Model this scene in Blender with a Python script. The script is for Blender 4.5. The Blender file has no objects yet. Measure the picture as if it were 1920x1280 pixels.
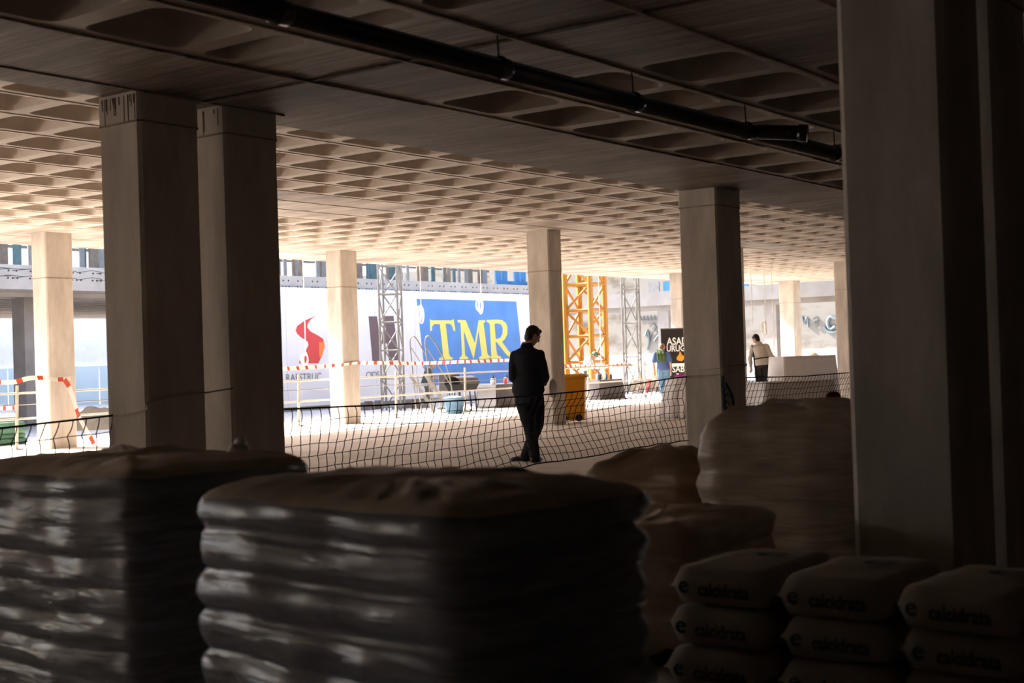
import bpy, bmesh, math, random
from mathutils import Vector, Matrix, noise, Euler
random.seed(7)
S = bpy.context.scene
COL = S.collection
PI = math.pi

# ------------------------------------------------------------------ camera
FPX, PITCH, ROLL, YAW = 2537.0, 0.0117, 0.0321, 0.9351     # building axes: X and Y run along the slab ribs
CAMZ = 1.31
ca, sa, cp, sp, cr, sr = math.cos(YAW), math.sin(YAW), math.cos(PITCH), math.sin(PITCH), math.cos(ROLL), math.sin(ROLL)
FWD = Vector((cp * sa, cp * ca, sp))
R0 = Vector((ca, -sa, 0.0))
U0 = R0.cross(FWD)
RGT = R0 * cr - U0 * sr
UPV = R0 * sr + U0 * cr
cam_d = bpy.data.cameras.new('camera')
cam = bpy.data.objects.new('camera', cam_d)
COL.objects.link(cam)
M = Matrix((RGT, UPV, -FWD)).transposed().to_4x4()
M.translation = Vector((0, 0, CAMZ))
cam.matrix_world = M
cam_d.sensor_width = 36.0
cam_d.lens = FPX * 36.0 / 1920.0
cam_d.clip_end = 400
cam_d.dof.use_dof = True
cam_d.dof.focus_distance = 17.0
cam_d.dof.aperture_fstop = 3.2
S.camera = cam

# ------------------------------------------------------------------ sky, sun, exposure
W = bpy.data.worlds.new('world')
S.world = W
W.use_nodes = True
nt = W.node_tree
bg = nt.nodes['Background']
sky = nt.nodes.new('ShaderNodeTexSky')
sky.sky_type = 'NISHITA'
sky.sun_disc = False
sky.sun_elevation = math.radians(40.4)
sky.sun_rotation = math.radians(-10)
sky.dust_density = 2.5
sky.ozone_density = 1.0
nt.links.new(sky.outputs[0], bg.inputs[0])
bg.inputs[1].default_value = 0.42
sun_d = bpy.data.lights.new('sun', 'SUN')
sun_d.energy = 15.0
sun_d.angle = math.radians(0.6)
sun_d.color = (1.0, 0.94, 0.86)
sun = bpy.data.objects.new('sun', sun_d)
COL.objects.link(sun)
sun.rotation_euler = Vector((0.17, -0.985, -0.85)).to_track_quat('-Z', 'Y').to_euler()
sun.location = (0, 30, 30)
S.view_settings.view_transform = 'Standard'
S.view_settings.look = 'None'
S.view_settings.gamma = 1.0
S.view_settings.use_curve_mapping = False
S.view_settings.exposure = 1.0
S.cycles.max_bounces = 10
S.cycles.diffuse_bounces = 7
S.cycles.transparent_max_bounces = 12
S.cycles.caustics_reflective = False
S.cycles.caustics_refractive = False

# ------------------------------------------------------------------ placing helpers: a line of sight met with a real plane
def ray(px, py):
    u, v = (px - 960) / FPX, (py - 640) / FPX
    return (FWD + RGT * u - UPV * v)
def onZ(px, py, z):
    r = ray(px, py)
    return Vector((0, 0, CAMZ)) + r * ((z - CAMZ) / r.z)
def onY(px, py, Y):
    r = ray(px, py)
    return Vector((0, 0, CAMZ)) + r * (Y / r.y)
def onX(px, py, X):
    r = ray(px, py)
    return Vector((0, 0, CAMZ)) + r * (X / r.x)
def onD(px, py, d):
    return Vector((0, 0, CAMZ)) + ray(px, py) * d
VIEWROT = -YAW        # root rotation for things laid out square to the viewing direction

# ------------------------------------------------------------------ mesh helpers
class MB:
    def __init__(s):
        s.v = []; s.f = []; s.m = []; s.cur = 0
    def add(s, vs, fs, m=None):
        o = len(s.v)
        s.v += [tuple(p) for p in vs]
        s.f += [tuple(i + o for i in f) for f in fs]
        s.m += [s.cur if m is None else m] * len(fs)
    def box(s, c, d, rz=0.0, rot=None, m=None):
        c = Vector(c); hx, hy, hz = d[0] / 2, d[1] / 2, d[2] / 2
        R = rot if rot is not None else Matrix.Rotation(rz, 3, 'Z')
        P = [c + R @ Vector((x, y, z)) for z in (-hz, hz) for x, y in ((-hx, -hy), (hx, -hy), (hx, hy), (-hx, hy))]
        s.add(P, [(3, 2, 1, 0), (4, 5, 6, 7), (0, 1, 5, 4), (1, 2, 6, 5), (2, 3, 7, 6), (3, 0, 4, 7)], m)
        return s
    def span(s, a, b, m=None):
        a, b = Vector(a), Vector(b)
        return s.box((a + b) / 2, [abs(x) for x in (b - a)], m=m)
    def bar(s, a, b, w, h=None, m=None):       # rectangular bar between two points
        a, b = Vector(a), Vector(b); d = b - a
        q = d.to_track_quat('X', 'Z').to_matrix()
        return s.box((a + b) / 2, (d.length, w, h or w), rot=q, m=m)
    def loft(s, rings, closed=True, cap=True, m=None):
        n = len(rings[0]); vs = [p for r in rings for p in r]; fs = []
        for i in range(len(rings) - 1):
            for k in range(n if closed else n - 1):
                a, b = i * n + k, i * n + (k + 1) % n
                fs.append((a, b, b + n, a + n))
        if cap and closed:
            fs.append(tuple(range(n - 1, -1, -1)))
            fs.append(tuple((len(rings) - 1) * n + k for k in range(n)))
        s.add(vs, fs, m)
        return s
    def tube(s, pts, r, n=6, m=None, cap=True):
        pts = [Vector(p) for p in pts]
        rings = []
        t0 = (pts[1] - pts[0]).normalized()
        x = t0.orthogonal().normalized()
        for i, p in enumerate(pts):
            t = (pts[min(i + 1, len(pts) - 1)] - pts[max(i - 1, 0)])
            t = t.normalized() if t.length > 1e-9 else t0
            x = (x - t * x.dot(t))
            x = x.normalized() if x.length > 1e-6 else t.orthogonal().normalized()
            y = t.cross(x)
            rr = r[i] if isinstance(r, (list, tuple)) else r
            rings.append([p + x * (rr * math.cos(2 * PI * k / n)) + y * (rr * math.sin(2 * PI * k / n)) for k in range(n)])
        return s.loft(rings, cap=cap, m=m)
    def ball(s, c, rx, ry=None, rz=None, ax=None, nu=12, nv=8, m=None):
        c = Vector(c); ry = ry or rx; rz = rz or rx
        X, Y, Z = ax or (Vector((1, 0, 0)), Vector((0, 1, 0)), Vector((0, 0, 1)))
        rings = []
        for j in range(1, nv):
            t = PI * j / nv - PI / 2
            rings.append([c + X * (rx * math.cos(t) * math.cos(2 * PI * k / nu)) + Y * (ry * math.cos(t) * math.sin(2 * PI * k / nu)) + Z * (rz * math.sin(t)) for k in range(nu)])
        return s.loft(rings, m=m)
    def lathe(s, c, prof, n=20, m=None):
        c = Vector(c)
        return s.loft([[c + Vector((r * math.cos(2 * PI * k / n), r * math.sin(2 * PI * k / n), z)) for k in range(n)] for r, z in prof], m=m)
    def prism(s, poly, ext, m=None):           # planar polygon (3D points) pushed along ext
        e = Vector(ext); n = len(poly)
        vs = [Vector(p) for p in poly] + [Vector(p) + e for p in poly]
        fs = [tuple(range(n)), tuple(range(2 * n - 1, n - 1, -1))] + [(i, i + n, (i + 1) % n + n, (i + 1) % n) for i in range(n)]
        s.add(vs, fs, m)
        return s
    def mesh(s, name):
        me = bpy.data.meshes.new(name)
        me.from_pydata(s.v, [], s.f)
        me.update()
        return me
    def build(s, name, mats, parent=None, smooth=False, bevel=0.0, fixn=True):
        me = s.mesh(name)
        mats = mats if isinstance(mats, (list, tuple)) else [mats]
        for x in mats: me.materials.append(x)
        if len(mats) > 1: me.polygons.foreach_set('material_index', s.m)
        if fixn or bevel:
            bm = bmesh.new(); bm.from_mesh(me)
            if bevel:
                bmesh.ops.bevel(bm, geom=list(bm.edges), offset=bevel, segments=1, affect='EDGES', profile=0.5)
            bmesh.ops.recalc_face_normals(bm, faces=bm.faces)
            bm.to_mesh(me); bm.free()
        if smooth: me.polygons.foreach_set('use_smooth', [True] * len(me.polygons))
        return link(name, me, parent)
def link(name, me, parent=None):
    o = bpy.data.objects.new(name, me); COL.objects.link(o)
    if parent: o.parent = parent
    return o
def tag(o, label=None, cat=None, group=None, kind=None):
    if label: o['label'] = label
    if cat: o['category'] = cat
    if group: o['group'] = group
    if kind: o['kind'] = kind
    return o
def thing(name, label, cat, loc=(0, 0, 0), rz=0.0, group=None):
    o = bpy.data.objects.new(name, None); COL.objects.link(o)
    o.location = loc; o.rotation_euler = (0, 0, rz); o.empty_display_size = 0.2
    return tag(o, label, cat, group)
def copy_tree(o, parent=None):
    c = o.copy(); COL.objects.link(c); c.parent = parent
    for ch in [x for x in o.children]: copy_tree(ch, c)
    return c
TMP = bpy.data.scenes.new('workbench')       # scratch scene for building meshes, removed at the end
def fuse(mb, voxel, smooth=4):                # one continuous skin out of overlapping volumes
    me = mb.mesh('tmp'); o = bpy.data.objects.new('tmp', me); TMP.collection.objects.link(o)
    bm = bmesh.new(); bm.from_mesh(me); bmesh.ops.recalc_face_normals(bm, faces=bm.faces); bm.to_mesh(me); bm.free()
    r = o.modifiers.new('r', 'REMESH'); r.mode = 'VOXEL'; r.voxel_size = voxel
    if smooth:
        sm = o.modifiers.new('s', 'SMOOTH'); sm.factor = 0.5; sm.iterations = smooth
    TMP.view_layers[0].update(); dg = TMP.view_layers[0].depsgraph
    out = bpy.data.meshes.new_from_object(o.evaluated_get(dg))
    bpy.data.objects.remove(o); bpy.data.meshes.remove(me)
    out.polygons.foreach_set('use_smooth', [True] * len(out.polygons))
    return out
def text_mesh(txt, size, bold=0.0, extrude=0.0, shear=0.0, space=1.0):
    cu = bpy.data.curves.new('t', 'FONT'); cu.body = txt; cu.size = size; cu.offset = bold; cu.extrude = extrude
    cu.shear = shear; cu.space_character = space; cu.align_x = 'CENTER'; cu.align_y = 'CENTER'; cu.resolution_u = 3
    o = bpy.data.objects.new('t', cu); TMP.collection.objects.link(o)
    TMP.view_layers[0].update(); dg = TMP.view_layers[0].depsgraph
    me = bpy.data.meshes.new_from_object(o.evaluated_get(dg))
    bpy.data.objects.remove(o); bpy.data.curves.remove(cu)
    return me
def catmull(pts, k=4):
    pts = [Vector(p) for p in pts]; out = []
    for i in range(len(pts) - 1):
        p0, p1, p2, p3 = pts[max(i - 1, 0)], pts[i], pts[i + 1], pts[min(i + 2, len(pts) - 1)]
        for j in range(k):
            t = j / k
            out.append(0.5 * ((2 * p1) + (p2 - p0) * t + (2 * p0 - 5 * p1 + 4 * p2 - p3) * t * t + (3 * p1 - p0 - 3 * p2 + p3) * t ** 3))
    out.append(pts[-1])
    return out

# ------------------------------------------------------------------ materials (procedural)
def mat(name, col, rough=0.8, var=0.0, scale=4.0, bump=0.0, bscale=None, spec=0.3, metal=0.0, col2=None, stretch=(1, 1, 1), trans=0.0, detail=5.0, contrast=(0.35, 0.68), emit=None):
    m = bpy.data.materials.new(name); m.use_nodes = True
    t = m.node_tree; N = t.nodes; Lk = t.links; b = N['Principled BSDF']
    b.inputs['Base Color'].default_value = (*col, 1); b.inputs['Roughness'].default_value = rough
    b.inputs['Specular IOR Level'].default_value = spec; b.inputs['Metallic'].default_value = metal
    if var or bump or col2:
        tc = N.new('ShaderNodeTexCoord'); mp = N.new('ShaderNodeMapping'); mp.inputs['Scale'].default_value = stretch
        Lk.new(tc.outputs['Object'], mp.inputs[0])
        nz = N.new('ShaderNodeTexNoise'); nz.inputs['Scale'].default_value = scale; nz.inputs['Detail'].default_value = detail; nz.inputs['Roughness'].default_value = 0.62
        Lk.new(mp.outputs[0], nz.inputs['Vector'])
        rp = N.new('ShaderNodeValToRGB'); rp.color_ramp.elements[0].position = contrast[0]; rp.color_ramp.elements[1].position = contrast[1]
        c2 = col2 or tuple(c * (1 - var) for c in col)
        c1 = col if col2 else tuple(min(1, c * (1 + var * 0.6)) for c in col)
        rp.color_ramp.elements[0].color = (*c2, 1); rp.color_ramp.elements[1].color = (*c1, 1)
        Lk.new(nz.outputs['Fac'], rp.inputs[0]); Lk.new(rp.outputs[0], b.inputs['Base Color'])
        if bump:
            nb = N.new('ShaderNodeTexNoise'); nb.inputs['Scale'].default_value = bscale or scale * 6; nb.inputs['Detail'].default_value = 6
            Lk.new(mp.outputs[0], nb.inputs['Vector'])
            bu = N.new('ShaderNodeBump'); bu.inputs['Strength'].default_value = bump; bu.inputs['Distance'].default_value = 0.02
            Lk.new(nb.outputs['Fac'], bu.inputs['Height']); Lk.new(bu.outputs[0], b.inputs['Normal'])
    if trans:
        tr = N.new('ShaderNodeBsdfTranslucent'); mx = N.new('ShaderNodeMixShader'); mx.inputs[0].default_value = trans
        tr.inputs[0].default_value = (*col, 1)
        Lk.new(b.outputs[0], mx.inputs[1]); Lk.new(tr.outputs[0], mx.inputs[2]); Lk.new(mx.outputs[0], N['Material Output'].inputs[0])
    return m
def board_concrete(name, col, dark, plank=0.16):
    m = bpy.data.materials.new(name); m.use_nodes = True
    t = m.node_tree; N = t.nodes; Lk = t.links; b = N['Principled BSDF']
    b.inputs['Roughness'].default_value = 0.62; b.inputs['Specular IOR Level'].default_value = 0.35
    tc = N.new('ShaderNodeTexCoord')
    def nz(scale, st, det=6):
        mp = N.new('ShaderNodeMapping'); mp.inputs['Scale'].default_value = st; Lk.new(tc.outputs['Object'], mp.inputs[0])
        n = N.new('ShaderNodeTexNoise'); n.inputs['Scale'].default_value = scale; n.inputs['Detail'].default_value = det; n.inputs['Roughness'].default_value = 0.65
        Lk.new(mp.outputs[0], n.inputs['Vector']); return n
    grain = nz(3.0, (9, 0.55, 1)); blot = nz(0.8, (1.3, 0.6, 1)); fine = nz(14, (3, 0.5, 1))
    mp = N.new('ShaderNodeMapping'); mp.inputs['Rotation'].default_value = (0, 0, PI / 2); Lk.new(tc.outputs['Object'], mp.inputs[0])
    br = N.new('ShaderNodeTexBrick'); br.inputs['Scale'].default_value = 1.0; br.inputs['Brick Width'].default_value = 2.6; br.inputs['Row Height'].default_value = plank
    br.inputs['Mortar Size'].default_value = 0.006; br.inputs['Mortar Smooth'].default_value = 0.6
    br.inputs['Color1'].default_value = (1, 1, 1, 1); br.inputs['Color2'].default_value = (0.72, 0.7, 0.68, 1); br.inputs['Mortar'].default_value = (0.35, 0.33, 0.31, 1)
    Lk.new(mp.outputs[0], br.inputs['Vector'])
    def ramp(src, p0, p1, c0, c1):
        r = N.new('ShaderNodeValToRGB'); r.color_ramp.elements[0].position = p0; r.color_ramp.elements[1].position = p1
        r.color_ramp.elements[0].color = (*c0, 1); r.color_ramp.elements[1].color = (*c1, 1); Lk.new(src, r.inputs[0]); return r
    g = ramp(grain.outputs['Fac'], 0.39, 0.61, dark, col)
    bl = ramp(blot.outputs['Fac'], 0.38, 0.62, (0.6, 0.56, 0.53), (1.2, 1.18, 1.16))  # random blotches; light end raised to put highlights into the colour
    def mul(a, c):
        x = N.new('ShaderNodeMixRGB'); x.blend_type = 'MULTIPLY'; x.inputs[0].default_value = 1.0; Lk.new(a, x.inputs[1]); Lk.new(c, x.inputs[2]); return x.outputs[0]
    c = mul(mul(g.outputs[0], bl.outputs[0]), br.outputs['Color'])
    Lk.new(c, b.inputs['Base Color'])
    bu = N.new('ShaderNodeBump'); bu.inputs['Strength'].default_value = 0.5; bu.inputs['Distance'].default_value = 0.012
    ad = N.new('ShaderNodeMath'); ad.operation = 'ADD'; Lk.new(fine.outputs['Fac'], ad.inputs[0]); Lk.new(br.outputs['Fac'], ad.inputs[1])
    Lk.new(ad.outputs[0], bu.inputs['Height']); Lk.new(bu.outputs[0], b.inputs['Normal'])
    return m
def film(name, col, alpha, rough=0.1, gloss=0.5, bump=0.35):       # stretch wrap: milky, lets the sacks show through, with a wet gloss
    m = bpy.data.materials.new(name); m.use_nodes = True
    t = m.node_tree; N = t.nodes; Lk = t.links; N.remove(N['Principled BSDF'])
    tc = N.new('ShaderNodeTexCoord'); mp = N.new('ShaderNodeMapping'); mp.inputs['Scale'].default_value = (1.3, 1.3, 17); Lk.new(tc.outputs['Object'], mp.inputs[0])
    n = N.new('ShaderNodeTexNoise'); n.inputs['Scale'].default_value = 3.0; n.inputs['Detail'].default_value = 6; n.inputs['Distortion'].default_value = 0.8; Lk.new(mp.outputs[0], n.inputs['Vector'])
    bu = N.new('ShaderNodeBump'); bu.inputs['Strength'].default_value = bump; bu.inputs['Distance'].default_value = 0.02; Lk.new(n.outputs['Fac'], bu.inputs['Height'])
    df = N.new('ShaderNodeBsdfDiffuse'); df.inputs[0].default_value = (*col, 1)
    tr = N.new('ShaderNodeBsdfTransparent')
    gl = N.new('ShaderNodeBsdfGlossy'); gl.inputs['Color'].default_value = (0.9, 0.92, 0.95, 1); gl.inputs['Roughness'].default_value = rough; Lk.new(bu.outputs[0], gl.inputs['Normal'])
    rp = N.new('ShaderNodeMapRange'); rp.inputs['From Min'].default_value = .3; rp.inputs['From Max'].default_value = .7; rp.inputs['To Min'].default_value = max(0, alpha - .2); rp.inputs['To Max'].default_value = min(1, alpha + .2)
    Lk.new(n.outputs['Fac'], rp.inputs['Value'])
    m1 = N.new('ShaderNodeMixShader'); Lk.new(rp.outputs[0], m1.inputs[0]); Lk.new(tr.outputs[0], m1.inputs[1]); Lk.new(df.outputs[0], m1.inputs[2])
    lw = N.new('ShaderNodeLayerWeight'); lw.inputs['Blend'].default_value = 0.3; Lk.new(bu.outputs[0], lw.inputs['Normal'])
    mu = N.new('ShaderNodeMath'); mu.operation = 'MULTIPLY_ADD'; mu.inputs[1].default_value = gloss; mu.inputs[2].default_value = 0.05; Lk.new(lw.outputs['Fresnel'], mu.inputs[0])
    m2 = N.new('ShaderNodeMixShader'); Lk.new(mu.outputs[0], m2.inputs[0]); Lk.new(m1.outputs[0], m2.inputs[1]); Lk.new(gl.outputs[0], m2.inputs[2]); Lk.new(m2.outputs[0], N['Material Output'].inputs[0])
    return m

M_floor = mat('floor_concrete', (0.69, 0.63, 0.56), 0.75, var=0.15, scale=1.1, bump=0.15, bscale=30)
M_court = mat('court_concrete', (0.60, 0.56, 0.51), 0.85, var=0.15, scale=1.5)
M_ceil_near = board_concrete('board_marked_concrete', (0.40, 0.34, 0.295), (0.2, 0.165, 0.14))  # colour set darker than the far slab to keep the near zone dim
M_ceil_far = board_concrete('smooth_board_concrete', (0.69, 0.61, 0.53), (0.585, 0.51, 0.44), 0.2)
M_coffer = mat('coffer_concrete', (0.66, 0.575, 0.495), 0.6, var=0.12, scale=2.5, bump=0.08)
M_coffer_near = mat('coffer_concrete_darkened', (0.34, 0.285, 0.24), 0.55, var=0.2, scale=3, bump=0.1)  # far coffer concrete darkened in colour, to cut bounce light near the camera
M_col = mat('column_concrete', (0.61, 0.55, 0.485), 0.78, var=0.22, scale=2.2, bump=0.25, bscale=22, stretch=(1.6, 1.6, 0.45))
M_col_line = mat('pour_joint', (0.33, 0.26, 0.2), 0.9, var=0.3, scale=9)
M_stain = mat('dark_stain', (0.13, 0.1, 0.08), 0.9, var=0.4, scale=20)
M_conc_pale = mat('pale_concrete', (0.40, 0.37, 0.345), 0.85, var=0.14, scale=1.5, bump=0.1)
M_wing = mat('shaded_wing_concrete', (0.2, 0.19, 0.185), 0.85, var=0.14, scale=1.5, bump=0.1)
M_conc_grey = mat('grey_concrete', (0.28, 0.26, 0.25), 0.85, var=0.15, scale=1.8, bump=0.1)
M_dark = mat('dark_hole', (0.035, 0.03, 0.028), 0.9)
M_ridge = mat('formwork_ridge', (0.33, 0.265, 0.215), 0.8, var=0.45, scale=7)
M_pipe = mat('dark_pipe', (0.014, 0.013, 0.013), 0.24, spec=0.5)
M_steel = mat('galvanised_steel', (0.22, 0.21, 0.195), 0.45, var=0.15, scale=6, metal=0.35)
M_rail = mat('pale_rail_paint', (0.40, 0.36, 0.3), 0.55, var=0.1, scale=5)
M_rebar = mat('rusty_rebar', (0.07, 0.05, 0.045), 0.8)
M_crane = mat('crane_yellow', (0.42, 0.17, 0.018), 0.5, var=0.12, scale=3)
M_white = mat('white_paint', (0.75, 0.75, 0.75), 0.7, var=0.05, scale=3)
M_banner = mat('white_banner', (0.80, 0.80, 0.82), 0.6, var=0.06, scale=0.7, trans=0.12)
M_blue = mat('banner_blue', (0.085, 0.235, 0.56), 0.55, var=0.14, scale=0.9)
M_yellow = mat('banner_yellow', (0.72, 0.64, 0.14), 0.55)
M_red = mat('logo_red', (0.6, 0.06, 0.06), 0.5)
M_orange = mat('logo_orange', (0.85, 0.2, 0.05), 0.5)
M_plum = mat('logo_plum', (0.13, 0.085, 0.095), 0.5)
M_ink = mat('grey_ink', (0.16, 0.17, 0.2), 0.6)
M_bin = mat('bin_yellow', (0.74, 0.33, 0.015), 0.42, var=0.06, scale=5)
M_rubber = mat('black_rubber', (0.02, 0.02, 0.02), 0.7)
M_net = mat('net_cord', (0.014, 0.012, 0.022), 0.7)
M_netblue = mat('net_blue_cord', (0.02, 0.035, 0.09), 0.7)
M_rope = mat('pale_rope', (0.5, 0.46, 0.4), 0.85)
M_wrope = mat('white_cord', (0.85, 0.84, 0.8), 0.7)
M_tapew = mat('tape_white', (0.85, 0.83, 0.8), 0.4, trans=0.2)
M_taper = mat('tape_red', (0.62, 0.12, 0.07), 0.4, trans=0.2)
M_suit = mat('navy_suit', (0.011, 0.012, 0.019), 0.75, spec=0.2)
M_suit2 = mat('dark_trousers', (0.012, 0.013, 0.018), 0.75, spec=0.2)
M_shoe = mat('black_leather', (0.008, 0.008, 0.008), 0.35)
M_skin = mat('skin', (0.42, 0.22, 0.145), 0.55)
M_hair = mat('dark_hair', (0.014, 0.009, 0.007), 0.5, var=0.4, scale=60)
M_eye = mat('eye', (0.05, 0.04, 0.035), 0.2)
M_lip = mat('lips', (0.3, 0.11, 0.09), 0.5)
M_shirt = mat('cream_shirt', (0.56, 0.5, 0.42), 0.85, var=0.06, scale=8)
M_tee_w = mat('white_tee', (0.55, 0.55, 0.56), 0.85)
M_tee_b = mat('blue_tee', (0.06, 0.095, 0.22), 0.85, var=0.1, scale=8)
M_tee_g = mat('dark_green_tee', (0.05, 0.065, 0.06), 0.85, var=0.1, scale=8)
M_jeans = mat('washed_jeans', (0.09, 0.17, 0.26), 0.85, var=0.25, scale=7)
M_towel = mat('green_towel', (0.06, 0.095, 0.035), 0.95, var=0.3, scale=14)
M_apron = mat('brown_grey_apron', (0.12, 0.1, 0.085), 0.9)
M_black = mat('black_cloth', (0.03, 0.028, 0.03), 0.9, var=0.1, scale=5)
M_gcloth = mat('charcoal_cloth', (0.085, 0.075, 0.078), 0.9, var=0.12, scale=3)
M_cloth = mat('white_tablecloth', (0.9, 0.88, 0.9), 0.9, var=0.04, scale=4)
M_sign = mat('sign_black', (0.022, 0.018, 0.016), 0.5)
M_print = mat('print_white', (0.85, 0.84, 0.8), 0.6)
M_pink = mat('magenta_tray', (0.6, 0.1, 0.42), 0.6)
M_wood = mat('pallet_wood', (0.32, 0.2, 0.1), 0.85, var=0.35, scale=5, stretch=(1, 6, 6))
M_plank = mat('planks', (0.5, 0.32, 0.16), 0.85, var=0.3, scale=4)
M_sack = mat('grey_sack', (0.30, 0.31, 0.33), 0.7, var=0.3, scale=5)
M_sackw = mat('paper_sack', (0.52, 0.46, 0.385), 0.85, var=0.12, scale=5, bump=0.25, bscale=14)
M_sackink = mat('sack_ink', (0.02, 0.022, 0.035), 0.7)
M_sackteal = mat('sack_teal_ink', (0.01, 0.07, 0.12), 0.7)
M_film = film('grey_stretch_wrap', (0.31, 0.33, 0.37), 0.62, 0.10, 0.7, 0.28)
M_filmb = film('brown_stretch_wrap', (0.52, 0.43, 0.35), 0.85, 0.22, 0.4)
M_top = mat('dusty_top_sheet', (0.5, 0.41, 0.32), 0.5, var=0.3, scale=4, bump=0.35, bscale=12, spec=0.45)
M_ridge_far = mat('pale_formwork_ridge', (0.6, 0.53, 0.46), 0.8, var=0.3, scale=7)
M_sheet = mat('dusty_plastic_sheet', (0.40, 0.29, 0.19), 0.42, var=0.25, scale=3, bump=0.3, bscale=9, spec=0.5)
M_green = mat('green_pipes', (0.07, 0.16, 0.1), 0.6, var=0.25, scale=6)
M_bluep = mat('blue_panels', (0.03, 0.14, 0.33), 0.6, var=0.2, scale=3)
M_teal = mat('teal_props', (0.06, 0.11, 0.125), 0.6, var=0.2, scale=5)
M_brownp = mat('brown_props', (0.17, 0.13, 0.1), 0.8, var=0.25, scale=5)
M_greyp = mat('grey_props', (0.19, 0.185, 0.185), 0.7, var=0.2, scale=5)
M_sand = mat('sand', (0.36, 0.26, 0.15), 0.95, var=0.25, scale=3, bump=0.4)
M_hoard = mat('pale_blue_hoarding', (0.55, 0.68, 0.76), 0.6, var=0.06, scale=0.7)
M_plaster = mat('stained_retaining_wall', (0.185, 0.17, 0.15), 0.9, scale=0.55, col2=(0.085, 0.063, 0.04), contrast=(0.30, 0.50), stretch=(1, 1, 2.2), bump=0.2)
M_graf = mat('graffiti_blue', (0.125, 0.155, 0.165), 0.8, var=0.2, scale=3)
M_graf2 = mat('graffiti_dark', (0.05, 0.06, 0.062), 0.8)
M_ember = mat('flame_orange', (0.9, 0.32, 0.03), 0.5)

# ================================================================== the building
Z1, CZ, P = 3.12, 3.706, 0.82
tag(MB().span((-16, -16, -0.3), (46, 22.6, 0.0)).build('floor', M_floor), 'worn beige concrete floor of the open hall', kind='structure')
tag(MB().span((-40, 22.6, -0.3), (75, 70, -0.001)).span((46, -16, -0.3), (75, 22.6, -0.001)).build('court_ground', M_court), 'sunlit pale ground of the courtyard', kind='structure')
tag(MB().span((-16.3, -16.3, 0), (60, -16, Z1 + 0.6)).build('wall_back', M_conc_grey), 'concrete wall behind the camera', kind='structure')
tag(MB().span((-7.6, -16, 0), (-7.3, 22.3, CZ + 0.3)).build('wall_left_light_block', M_conc_grey), 'unseen concrete wall set at the left of the hall to block side light', kind='structure')  # unseen wall, moved in to cut the light from the left
tag(MB().span((34, -16, 0), (34.3, 3.5, Z1 + 0.6)).build('wall_right', M_conc_grey), 'concrete wall at the right end of the hall', kind='structure')

def coffer_mesh(name, m, hx=0.41, hy=0.41):
    rib = 0.075
    def ring(ax, ay, r, z, n=5):
        out = []
        for cx, cy, a0 in ((1, 1, 0), (-1, 1, 90), (-1, -1, 180), (1, -1, 270)):
            for k in range(n):
                a = math.radians(a0 + 90 * k / (n - 1))
                out.append(Vector((cx * (ax - r) + r * math.cos(a), cy * (ay - r) + r * math.sin(a), z)))
        return out
    b = MB(); n = 5
    ox, oy = hx - rib, hy - rib
    r0 = ring(ox, oy, min(0.10, ox * 0.6), 0); r1 = ring(ox - 0.012, oy - 0.012, min(0.10, ox * 0.55), 0.02)
    r2 = ring(max(ox - 0.045, .03), oy - 0.045, min(0.10, ox * 0.45), 0.22); r3 = ring(max(ox - 0.10, 0.02), oy - 0.10, min(0.09, ox * 0.3), 0.30)
    vs = [Vector((hx, hy, 0)), Vector((-hx, hy, 0)), Vector((-hx, -hy, 0)), Vector((hx, -hy, 0))] + r0
    fs = []
    for c in range(4):
        for k in range(n - 1):
            fs.append((c, 4 + c * n + k, 4 + c * n + k + 1))
        fs.append((c, 4 + c * n + n - 1, 4 + ((c + 1) % 4) * n, (c + 1) % 4))
    b.add(vs, fs)
    N = 4 * n; o = len(b.v)
    for r in (r0, r1, r2, r3): b.add(r, [])
    for i in range(3):
        b.add([], [])
        for k in range(N):
            a0, a1 = o + i * N + k, o + i * N + (k + 1) % N
            b.f.append((a0, a0 + N, a1 + N, a1)); b.m.append(0)
    b.f.append(tuple(o + 3 * N + k for k in range(N - 1, -1, -1))); b.m.append(0)
    me = b.mesh(name); me.materials.append(m)
    for p in me.polygons: p.use_smooth = p.index >= 4 * n and p.index < len(me.polygons) - 1
    return me
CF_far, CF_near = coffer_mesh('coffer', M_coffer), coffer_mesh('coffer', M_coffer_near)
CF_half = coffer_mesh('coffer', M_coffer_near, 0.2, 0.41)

# near, lower slab -------------------------------------------------
cn = MB()
def soffit(b, x0, x1, y0, y1, z): b.add([(x0, y0, z), (x0, y1, z), (x1, y1, z), (x1, y0, z)], [(0, 1, 2, 3)])
rowsN = [6.11 - P * k for k in range(7)]
soffit(cn, -16, 46, 6.11, 7.45, Z1); soffit(cn, 5.55, 7.30, rowsN[6], 6.11, Z1); soffit(cn, -16, -1.41, rowsN[6], 6.11, Z1)
soffit(cn, 31.9, 46, rowsN[4], 6.11, Z1); soffit(cn, 7.30, 46, rowsN[6], rowsN[4], Z1); soffit(cn, 7.30, 8.12, rowsN[4], rowsN[3], Z1); soffit(cn, -16, 46, -16, rowsN[6], Z1)
cn.span((-16, 7.20, Z1 + 0.001), (46, 7.45, CZ + 0.45)); cn.span((-16, -16, Z1 + 0.35), (46, 7.45, Z1 + 0.6))
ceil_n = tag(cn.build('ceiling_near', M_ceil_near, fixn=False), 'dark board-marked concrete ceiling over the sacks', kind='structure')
for r in range(4):
    for k in range(30):
        if r == 3 and k == 0: continue
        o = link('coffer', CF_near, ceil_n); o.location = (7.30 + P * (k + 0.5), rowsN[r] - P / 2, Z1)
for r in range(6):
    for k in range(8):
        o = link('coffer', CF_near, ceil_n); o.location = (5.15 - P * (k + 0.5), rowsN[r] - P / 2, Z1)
    o = link('coffer', CF_half, ceil_n); o.location = (5.35, rowsN[r] - P / 2, Z1)
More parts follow.
